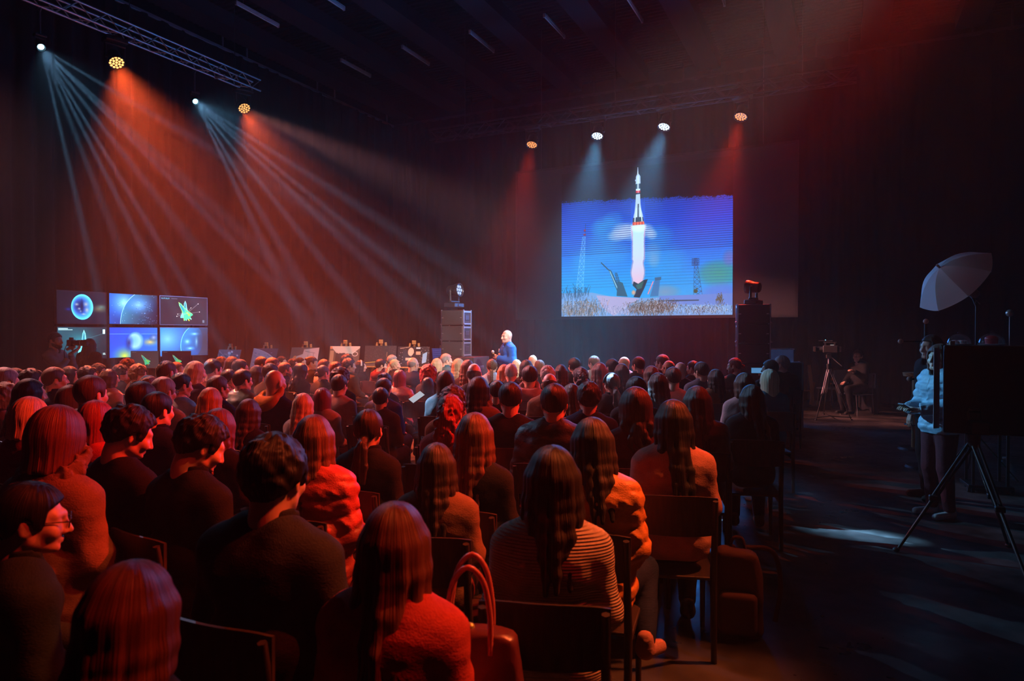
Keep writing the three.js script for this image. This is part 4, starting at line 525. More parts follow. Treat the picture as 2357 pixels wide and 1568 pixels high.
function collarGeo(kind, pose, f) {
  const k = ['c', kind, pose.neckY].join(); if (bodyCache.has(k)) return bodyCache.get(k);
  const y0 = pose.neckY - 0.035, pz = pose.pivot[2] - 0.002; let sdf;
  if (kind === 'hood') sdf = (x, y, z) => { const zz = z - pz - 0.075, yy = y - (pose.neckY - 0.005) + zz * 0.55; const r = Math.hypot(x * 0.92, zz * 0.95) - 0.095; let d = Math.hypot(r, yy * 0.75) - 0.038 - 0.012 * noise(x * 14, y * 14, z * 14); d = smax(d, -(z - pz + 0.04), 0.03); return smin(d, dell(x, y, z, 0, pose.neckY - 0.085, pz + 0.125, 0.095, 0.085, 0.04), 0.05); };
  else if (kind === 'fur') sdf = (x, y, z) => { const zz = z - pz - 0.02, yy = y - pose.neckY - 0.005 + zz * 0.5, r = Math.hypot(x, zz) - 0.098; return Math.hypot(r, yy * 0.8) - 0.036 - 0.014 * noise(x * 60, y * 60, z * 60) - 0.008 * noise(x * 22, y * 22, z * 22); };
  else { const h = kind === 'stand' ? 0.075 : 0.052; sdf = (x, y, z) => { const t = (y - y0) / h, rr = 0.078 - 0.008 * t + (kind === 'stand' ? 0.004 : 0), zz = z - pz - 0.004 + 0.01 * t; let d = Math.abs(Math.hypot(x, zz) - rr) - 0.0075; d = smax(d, y - y0 - h - 0.012 * (zz > 0 ? 1 : 0) , 0.006); d = Math.max(d, y0 - 0.02 - y); if (kind !== 'stand') { const fold = Math.abs(Math.hypot(x, zz) - rr - 0.012 + 0.012 * t) - 0.005; d = smin(d, Math.max(fold, y - y0 - h - 0.008, y0 + 0.006 - y), 0.006); } return smax(d, -(z - pz + 0.055 - Math.abs(x) * 0.3), 0.01); }; }
  const g = nets(sdf, [-0.19, pose.neckY - 0.2, pz - 0.16], [0.19, pose.neckY + 0.13, pz + 0.25], kind === 'fur' ? 0.009 : kind === 'hood' ? 0.01 : 0.0075, [5, 6]); bodyCache.set(k, g); return g;
}
function trouserGeo(key, pose) { const k = 't' + key; if (!bodyCache.has(k)) { const b = [pose.torso[0], ...pose.legs.flat()]; const zs = b.flatMap((q) => [q[2], q[6]]); bodyCache.set(k, nets((x, y, z) => Math.max(dbones(x, y, z, b, 0.03) - 0.012 - 0.006 * noise(x * 9, y * 12, z * 9), 0.06 - y, y - pose.hem - 0.2), [-0.3, 0.03, Math.min(...zs) - 0.12], [0.3, pose.hem + 0.22, Math.max(...zs) + 0.17], 0.024, [4, 4])); } return bodyCache.get(k); }
function shoeGeo(key, pose, i) { const k = 's' + key + i; if (!bodyCache.has(k)) { const [a, b] = pose.shoes[i]; bodyCache.set(k, nets((x, y, z) => { let d = smin(dbone(x, y, z, [a[0], a[1] + 0.005, a[2], 0.04, b[0], b[1], b[2], 0.036]), dbone(x, y, z, [a[0], a[1] + 0.01, a[2] + 0.005, 0.04, a[0], a[1] + 0.06, a[2] + 0.01, 0.04]), 0.03); return Math.max(d, Math.min(a[1], b[1]) - 0.03 - y); }, [Math.min(a[0], b[0]) - 0.07, Math.min(a[1], b[1]) - 0.045, Math.min(a[2], b[2]) - 0.07], [Math.max(a[0], b[0]) + 0.07, a[1] + 0.13, Math.max(a[2], b[2]) + 0.08], 0.013)); } return bodyCache.get(k); }

// ---- hair in the head's own frame
function hairline(z) { const P = [[-0.13, 0.172], [-0.085, 0.158], [-0.05, 0.13], [-0.042, 0.062], [-0.012, 0.062], [-0.002, 0.1], [0.024, 0.1], [0.04, 0.05], [0.085, 0.0], [0.14, -0.01]]; if (z <= P[0][0]) return P[0][1]; for (let i = 1; i < P.length; i++) if (z < P[i][0]) { const t = (z - P[i - 1][0]) / (P[i][0] - P[i - 1][0]); return P[i - 1][1] + t * (P[i][1] - P[i - 1][1]); } return -0.01; }
const cran = (x, y, z, o) => dell(x, y, z, 0, 0.103, 0.012, 0.079 + o, 0.1 + o, 0.1 + o);
const faceCut = (x, y, z, w = 0.07, top = 0.148) => smax(smax(-0.02 - (-z) - 0.0, 0, 0.01) * 0 + Math.max(Math.abs(x) - w, z + 0.045), y - top, 0.03); // negative inside the face opening
const lockChain = (x0, pts, r0, r1) => { const b = []; for (let i = 0; i + 1 < pts.length; i++) { const t0 = i / (pts.length - 1), t1 = (i + 1) / (pts.length - 1); b.push([pts[i][0], pts[i][1], pts[i][2], r0 + (r1 - r0) * t0 * t0, pts[i + 1][0], pts[i + 1][1], pts[i + 1][2], r0 + (r1 - r0) * t1 * t1]); } return b; };
const hairCache = new Map();
function hairGeo(style, fine) {
  const key = style + fine; if (hairCache.has(key)) return hairCache.get(key);
  const q = rng(style.length * 91 + style.charCodeAt(0) * 7 + style.charCodeAt(style.length - 1)); let sdf, lo = [-0.16, -0.1, -0.16], hi = [0.16, 0.27, 0.2], cell = fine ? 0.0058 : 0.0092;
  const strand = (x, y, z, k, w = 3) => { const a = Math.atan2(x, z + 0.001); return k * (Math.sin(a * 26 + w * noise(x * 12, y * 7, z * 12)) * 0.5 + noise(a * 14, y * 5 + 2, 3) * 0.8); };
  const capHair = (th, cutW = 1) => (x, y, z) => smax(cran(x, y, z, th * (0.55 + 0.45 * Math.max(0, Math.min(1, (y - 0.03) / 0.12)))) + strand(x, y, z, 0.0022), (hairline(z) - y) * 0.75 * cutW, 0.01);
  const locks = (n, len, spread, out, r0, r1, wav) => { const list = []; for (let i = 0; i < n; i++) { const a = (i / (n - 1) - 0.5) * spread, x = Math.sin(a) * 0.079, z = 0.012 + Math.cos(a) * 0.09, L = len * (0.88 + 0.2 * q()), side = Math.abs(Math.sin(a)), pts = [[x, 0.1, z], [x * 1.1, 0.02, z + 0.008]]; const steps = 5; for (let s = 1; s <= steps; s++) { const f = s / steps, yy = 0.02 - L * f, back = side > 0.8 ? 0.04 * f : Math.min(0.1, out * L * f * 4.2); pts.push([x * (1.12 - 0.12 * f) + (q() - 0.5) * 0.014 + wav * Math.sin(f * 7 + i * 2), yy, z + 0.008 + back + (q() - 0.5) * 0.01 + wav * 0.6 * Math.cos(f * 7 + i * 3)]); } list.push(...lockChain(x, pts, r0, r1)); } return list; };
  const longHair = (len, n, wav, th = 0.013) => { const L = locks(n, len, 4.1, 0.065, 0.026, 0.01, wav), cap = capHair(th, 0); lo = [-0.17, -len - 0.06, -0.16]; hi = [0.17, 0.26, 0.26]; return (x, y, z) => { let d = smin(cran(x, y, z, th) + 0.004 * (y < 0 ? 1 : 0), dbones(x, y, z, L, 0.018), 0.03); d += strand(x, y, z, 0.0016, 2); return smax(d, -faceCut(x, y, z, 0.066), 0.012); }; };
  const bobHair = (len, curve = 0) => { lo = [-0.17, -len - 0.05, -0.16]; hi = [0.17, 0.26, 0.2]; return (x, y, z) => { const zz = z - 0.014, r = Math.hypot(x / 0.092, zz / 0.104), flare = 1 + 0.09 * Math.max(0, (0.08 - y) / 0.16) - curve * Math.max(0, -y - 0.02); let sk = (r - flare) * 0.097; sk = smax(sk, y - 0.1, 0.04); sk = Math.max(sk, -len - y + 0.008 * noise(x * 40, z * 40)); let d = smin(cran(x, y, z, 0.016), sk, 0.03) + strand(x, y, z, 0.0018); d = smax(d, -faceCut(x, y, z, 0.064), 0.012); return d; }; };
  const curls = (k, s) => (x, y, z) => k * noise(x * s, y * s, z * s) + k * 0.5 * noise(x * s * 2.1 + 7, y * s * 2.1, z * s * 2.1);
  switch (style) {
    case 'short': sdf = capHair(0.019); break;
    case 'buzz': sdf = capHair(0.006); break;
    case 'undercut': { const c = capHair(0.004); sdf = (x, y, z) => smin(c(x, y, z), smin(smax(cran(x, y, z, 0.015), Math.max(0.135 - y, Math.abs(x) - 0.06), 0.02), dell(x, y, z, 0, 0.16, 0.115, 0.025, 0.025, 0.025), 0.02) + strand(x, y, z, 0.002), 0.006); break; }
    case 'fringe': { const c = capHair(0.012); sdf = (x, y, z) => smax(c(x, y, z), y - 0.118 + 0.25 * (0.05 - z), 0.014); break; }
    case 'messy': { const c = capHair(0.028), n = curls(0.008, 30); sdf = (x, y, z) => c(x, y, z) + n(x, y, z) * (y > 0.05 ? 1 : 0.4); hi = [0.17, 0.28, 0.2]; break; }
    case 'curly': { const n = curls(0.011, 36); sdf = (x, y, z) => smax(smax(smin(cran(x, y, z, 0.04), dell(x, y, z, 0, 0.05, 0.04, 0.1, 0.09, 0.09), 0.03) + n(x, y, z), -faceCut(x, y, z, 0.06), 0.012), -0.03 - y + (z < 0 ? 0.09 : 0), 0.02); lo = [-0.18, -0.1, -0.18]; hi = [0.18, 0.29, 0.22]; break; }
    case 'afro': { const n = curls(0.013, 30); sdf = (x, y, z) => smax(smin(dell(x, y, z, 0, 0.11, 0.03, 0.138, 0.14, 0.135), dell(x, y, z, 0, 0.0, 0.06, 0.12, 0.11, 0.1), 0.05) + n(x, y, z), -faceCut(x, y, z, 0.058, 0.14), 0.015); lo = [-0.2, -0.16, -0.2]; hi = [0.2, 0.32, 0.24]; break; }
    case 'bob': sdf = bobHair(0.05); break;
    case 'longbob': sdf = bobHair(0.13, 0.2); break;
    case 'long': sdf = longHair(0.27, 9, 0.0); break;
    case 'verylong': sdf = longHair(0.46, 9, 0.004); break;
    case 'wavy': sdf = longHair(0.24, 10, 0.016, 0.026); break;
    case 'halfup': { const b = longHair(0.24, 9, 0.0, 0.014); sdf = (x, y, z) => smin(b(x, y, z), dell(x, y, z, 0, 0.11, 0.118, 0.03, 0.024, 0.016), 0.012); break; }
    case 'pony': { const c = capHair(0.014), L = [...lockChain(0, [[0, 0.035, 0.1], [0.004, 0.0, 0.15], [0.0, -0.1, 0.165], [0.01, -0.24, 0.18]], 0.024, 0.012), ...lockChain(0, [[0, 0.03, 0.1], [-0.02, -0.03, 0.15], [-0.035, -0.14, 0.165], [-0.02, -0.26, 0.175]], 0.02, 0.01), ...lockChain(0, [[0, 0.03, 0.1], [0.022, -0.03, 0.15], [0.036, -0.13, 0.165], [0.03, -0.23, 0.175]], 0.02, 0.01)]; lo = [-0.14, -0.32, -0.16]; hi = [0.14, 0.25, 0.24]; sdf = (x, y, z) => smin(c(x, y, z), dbones(x, y, z, L, 0.015) + strand(x, y, z - 0.15, 0.002), 0.014); break; }
    case 'highpony': { const c = capHair(0.014), L = [...lockChain(0, [[0, 0.15, 0.105], [0, 0.16, 0.15], [0, 0.1, 0.18], [0.01, -0.02, 0.175], [0.0, -0.12, 0.165]], 0.026, 0.014), ...lockChain(0, [[0, 0.15, 0.105], [-0.02, 0.15, 0.15], [-0.03, 0.06, 0.175], [-0.025, -0.08, 0.165]], 0.02, 0.01)]; lo = [-0.14, -0.17, -0.16]; hi = [0.14, 0.25, 0.25]; sdf = (x, y, z) => smin(c(x, y, z), dbones(x, y, z, L, 0.015), 0.014); break; }
    case 'curlypony': { const c = capHair(0.02), n = curls(0.012, 38); lo = [-0.19, -0.28, -0.16]; hi = [0.19, 0.27, 0.28]; sdf = (x, y, z) => smin(c(x, y, z) + n(x, y, z) * 0.5, smin(dell(x, y, z, 0, -0.04, 0.13, 0.085, 0.13, 0.06), dell(x, y, z, 0.0, 0.1, 0.13, 0.05, 0.045, 0.04), 0.03) + n(x, y, z), 0.02); break; }
    case 'bun': { const c = capHair(0.013); sdf = (x, y, z) => smin(c(x, y, z), dell(x, y, z, 0, 0.06, 0.135, 0.036, 0.034, 0.03) + 0.004 * Math.sin(Math.atan2(x, y - 0.06) * 3 + Math.hypot(x, y - 0.06) * 160), 0.01); break; }
    case 'braid': { const c = capHair(0.016); lo = [-0.14, -0.3, -0.16]; hi = [0.14, 0.25, 0.24]; const L = []; for (let k = 0; k < 14; k++) { const y = 0.16 - k * 0.03, z = 0.012 + (y > 0.02 ? Math.sqrt(Math.max(0, 1 - ((y - 0.1) / 0.11) ** 2)) * 0.115 : 0.115 + Math.min(0.03, (0.02 - y) * 0.3)); for (const s of [-1, 1]) L.push([s * 0.022, y + 0.012, z, 0.013, -s * 0.004, y - 0.012, z + 0.012, 0.014]); } sdf = (x, y, z) => smin(c(x, y, z), dbones(x, y, z, L, 0.005), 0.008); break; }
  }
  const g = nets(sdf, lo, hi, cell, [5, 2.2]); hairCache.set(key, g); return g;
}
// ---- their materials
const strandTex = tex(512, 128, (u, v) => { const s = 0.5 + 0.3 * tnoise(u, v, 128, 3) + 0.22 * tnoise(u, v, 60, 2, 4) + 0.14 * tnoise(u, v, 256, 6, 7); return [s, s, s]; });
const strandCol = tex(512, 128, (u, v) => { const s = 0.62 + 0.3 * tnoise(u, v, 90, 2, 8) + 0.22 * tnoise(u, v, 200, 4, 3); return [s, s, s]; }, false);
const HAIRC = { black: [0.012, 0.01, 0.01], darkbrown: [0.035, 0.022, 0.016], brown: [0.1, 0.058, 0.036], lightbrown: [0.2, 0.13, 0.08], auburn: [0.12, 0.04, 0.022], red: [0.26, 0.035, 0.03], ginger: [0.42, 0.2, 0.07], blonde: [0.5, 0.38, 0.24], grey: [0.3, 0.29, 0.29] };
const hairMats = {}; for (const [k, c] of Object.entries(HAIRC)) hairMats[k] = new THREE.MeshPhysicalMaterial({ color: rgb(c[0] * 1.5, c[1] * 1.5, c[2] * 1.5), roughness: 0.48, specularIntensity: 0.6, map: strandCol, bumpMap: strandTex, bumpScale: 0.0035, side: THREE.DoubleSide });
const weave = tex(256, 256, (u, v) => 0.5 + 0.24 * tnoise(u, v, 96) + 0.2 * tnoise(u, v, 12, 12, 2) + 0.12 * tnoise(u, v, 40, 40, 5));
const weaveCol = tex(256, 256, (u, v) => 0.84 + 0.1 * tnoise(u, v, 90, 90, 6) + 0.08 * tnoise(u, v, 9, 9, 1));
const ribTex = tex(256, 64, (u, v) => { const s = 0.5 + 0.5 * Math.sin(v * 6.2832 * 24); return [s, s, s]; });
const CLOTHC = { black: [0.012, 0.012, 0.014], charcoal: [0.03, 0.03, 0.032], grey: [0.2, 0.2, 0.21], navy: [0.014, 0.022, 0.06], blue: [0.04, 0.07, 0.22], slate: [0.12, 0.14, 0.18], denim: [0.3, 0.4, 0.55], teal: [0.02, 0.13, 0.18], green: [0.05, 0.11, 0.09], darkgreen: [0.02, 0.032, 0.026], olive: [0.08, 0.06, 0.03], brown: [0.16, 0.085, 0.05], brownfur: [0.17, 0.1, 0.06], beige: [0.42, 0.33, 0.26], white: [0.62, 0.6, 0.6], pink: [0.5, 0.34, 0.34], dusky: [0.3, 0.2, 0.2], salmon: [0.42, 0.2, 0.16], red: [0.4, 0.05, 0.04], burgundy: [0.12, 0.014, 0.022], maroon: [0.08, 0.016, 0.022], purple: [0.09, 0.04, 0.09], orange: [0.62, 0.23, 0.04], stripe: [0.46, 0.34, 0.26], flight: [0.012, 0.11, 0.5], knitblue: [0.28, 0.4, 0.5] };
const clothMats = {}; function clothMat(c, kind = '') { const k = c + kind; if (!clothMats[k]) { const v = CLOTHC[c]; clothMats[k] = matte(rgb(...v), kind === 'puffer' ? 0.5 : 0.88, { specularIntensity: kind === 'puffer' ? 0.6 : 0.2, map: weaveCol, bumpMap: c === 'stripe' || kind === 'knit' ? ribTex : weave, bumpScale: c === 'stripe' ? 0.012 : 0.0016, side: THREE.DoubleSide }); } return clothMats[k]; }
const skinTex = tex(256, 256, (u, v) => { const n = 0.5 + 0.5 * tnoise(u, v, 30), m = 0.5 + 0.5 * tnoise(u, v, 7, 7, 2); return [0.95 + 0.05 * n, 0.88 + 0.08 * n - 0.05 * m, 0.86 + 0.08 * n - 0.06 * m]; });
const skins = [[0.56, 0.36, 0.27], [0.5, 0.31, 0.22], [0.62, 0.42, 0.33], [0.42, 0.25, 0.17]].map((c) => new THREE.MeshPhysicalMaterial({ color: rgb(...c), roughness: 0.5, map: skinTex }));
const frameMat = std(rgb(0.02, 0.018, 0.018), 0.3), lensMat = new THREE.MeshPhysicalMaterial({ color: 0xffffff, roughness: 0.05, transmission: 1, thickness: 0, ior: 1.4 });
const glassesG = merged([new THREE.TorusGeometry(0.021, 0.0022, 6, 20).translate(-0.031, 0.086, -0.118), new THREE.TorusGeometry(0.021, 0.0022, 6, 20).translate(0.031, 0.086, -0.118), rod(V(-0.01, 0.09, -0.12), V(0.01, 0.09, -0.12), 0.002, 0.002, 6), rod(V(-0.052, 0.09, -0.116), V(-0.086, 0.088, 0.012), 0.0022, 0.0022, 6), rod(V(0.052, 0.09, -0.116), V(0.086, 0.088, 0.012), 0.0022, 0.0022, 6)]);
const lensG = new THREE.CircleGeometry(0.02, 16).rotateY(PI), bandG = new THREE.TorusGeometry(0.105, 0.012, 8, 28, PI).scale(1, 1.05, 1.4).translate(0, 0.1, 0.01);
const tieG = new THREE.TorusGeometry(0.024, 0.009, 8, 18).translate(0, 0.152, 0.118);

// ---- a seated or standing person, built at the floor under the hips, facing -z before the turn
const SEAT_H = 0.452;
function person(d) {
  const f = d.sex === 'f', w = f ? 0.86 : d.wide ?? 1, pose = d.pose ?? SEATED(w), key = d.key ?? ('seat' + w), fine = d.fine, o = thing('person', d.label, 'person', [d.x, d.y, d.z], d.turn, d.group);
  o.scale.setScalar(d.scale);
  const e = new THREE.Euler(-(d.pitch ?? 0) * PI / 180, (d.headYaw ?? 0) * PI / 180, 0, 'YXZ'), onHead = (m) => { m.position.set(...pose.pivot); m.rotation.copy(e); return m; };
  part('body', bodyGeo(key, pose, f, d.headYaw ?? 0, d.pitch ?? 0, fine), skins[d.skin ?? 0], o);
  if (d.hair !== 'bald') {
    const h = onHead(part('hair', hairGeo(d.hair, fine), hairMats[d.hairColor], o));
    if (d.band) { const b = part('headband', bandG, clothMat(d.band), h); b.userData.label = d.band + ' headband'; }
    if (d.tie) { const b = part('hair_tie', tieG, clothMat(d.tie), h); b.userData.label = d.tie + ' hair tie'; }
  }
  if (d.glasses) { const g = onHead(part('glasses', glassesG, frameMat, o)); for (const s of [-1, 1]) part('lens', lensG, lensMat, g, [s * 0.031, 0.086, -0.1185]); }
  if (d.beard) onHead(part('beard', beardGeo(), hairMats[d.hairColor], o));
  const main = d.over ?? d.color, kind = d.top;
  part(kind === 'tee' ? 't_shirt' : kind === 'puffer' ? 'padded_jacket' : kind === 'hoodie' && d.over ? 'jacket' : kind, garment(kind, key, pose, f, fine), clothMat(main, kind === 'puffer' ? 'puffer' : ''), o);
  const col = d.collar ? 'collar' : kind === 'jacket' ? 'stand' : kind === 'shirt' ? 'collar' : kind === 'coat' ? (main === 'brownfur' ? 'fur' : 'collar') : kind === 'hoodie' ? 'hood' : kind === 'puffer' ? 'stand' : null;
  if (col) part(col === 'hood' ? 'hood' : col === 'fur' ? 'fur_collar' : 'collar', collarGeo(col, pose, f), clothMat(d.collar ?? (col === 'hood' ? d.color : main), kind === 'puffer' ? 'puffer' : ''), o);
  part('trousers', trouserGeo(key, pose), clothMat(d.legs ?? 'black'), o);
  for (let i = 0; i < 2; i++) part('shoe', shoeGeo(key, pose, i), clothMat(d.shoes ?? 'charcoal'), o);
  return o;
}
let beardG; function beardGeo() { return beardG ??= nets((x, y, z) => smax(dhead(x, y, z, false) - 0.008 - 0.003 * noise(x * 80, y * 80, z * 80), Math.max(y - 0.03 - 0.4 * (z + 0.05), z - 0.005, -(Math.hypot(x, (y - 0.016) * 1.6) - 0.016)), 0.008), [-0.1, -0.08, -0.15], [0.1, 0.09, 0.03], 0.006, [5, 3]); }
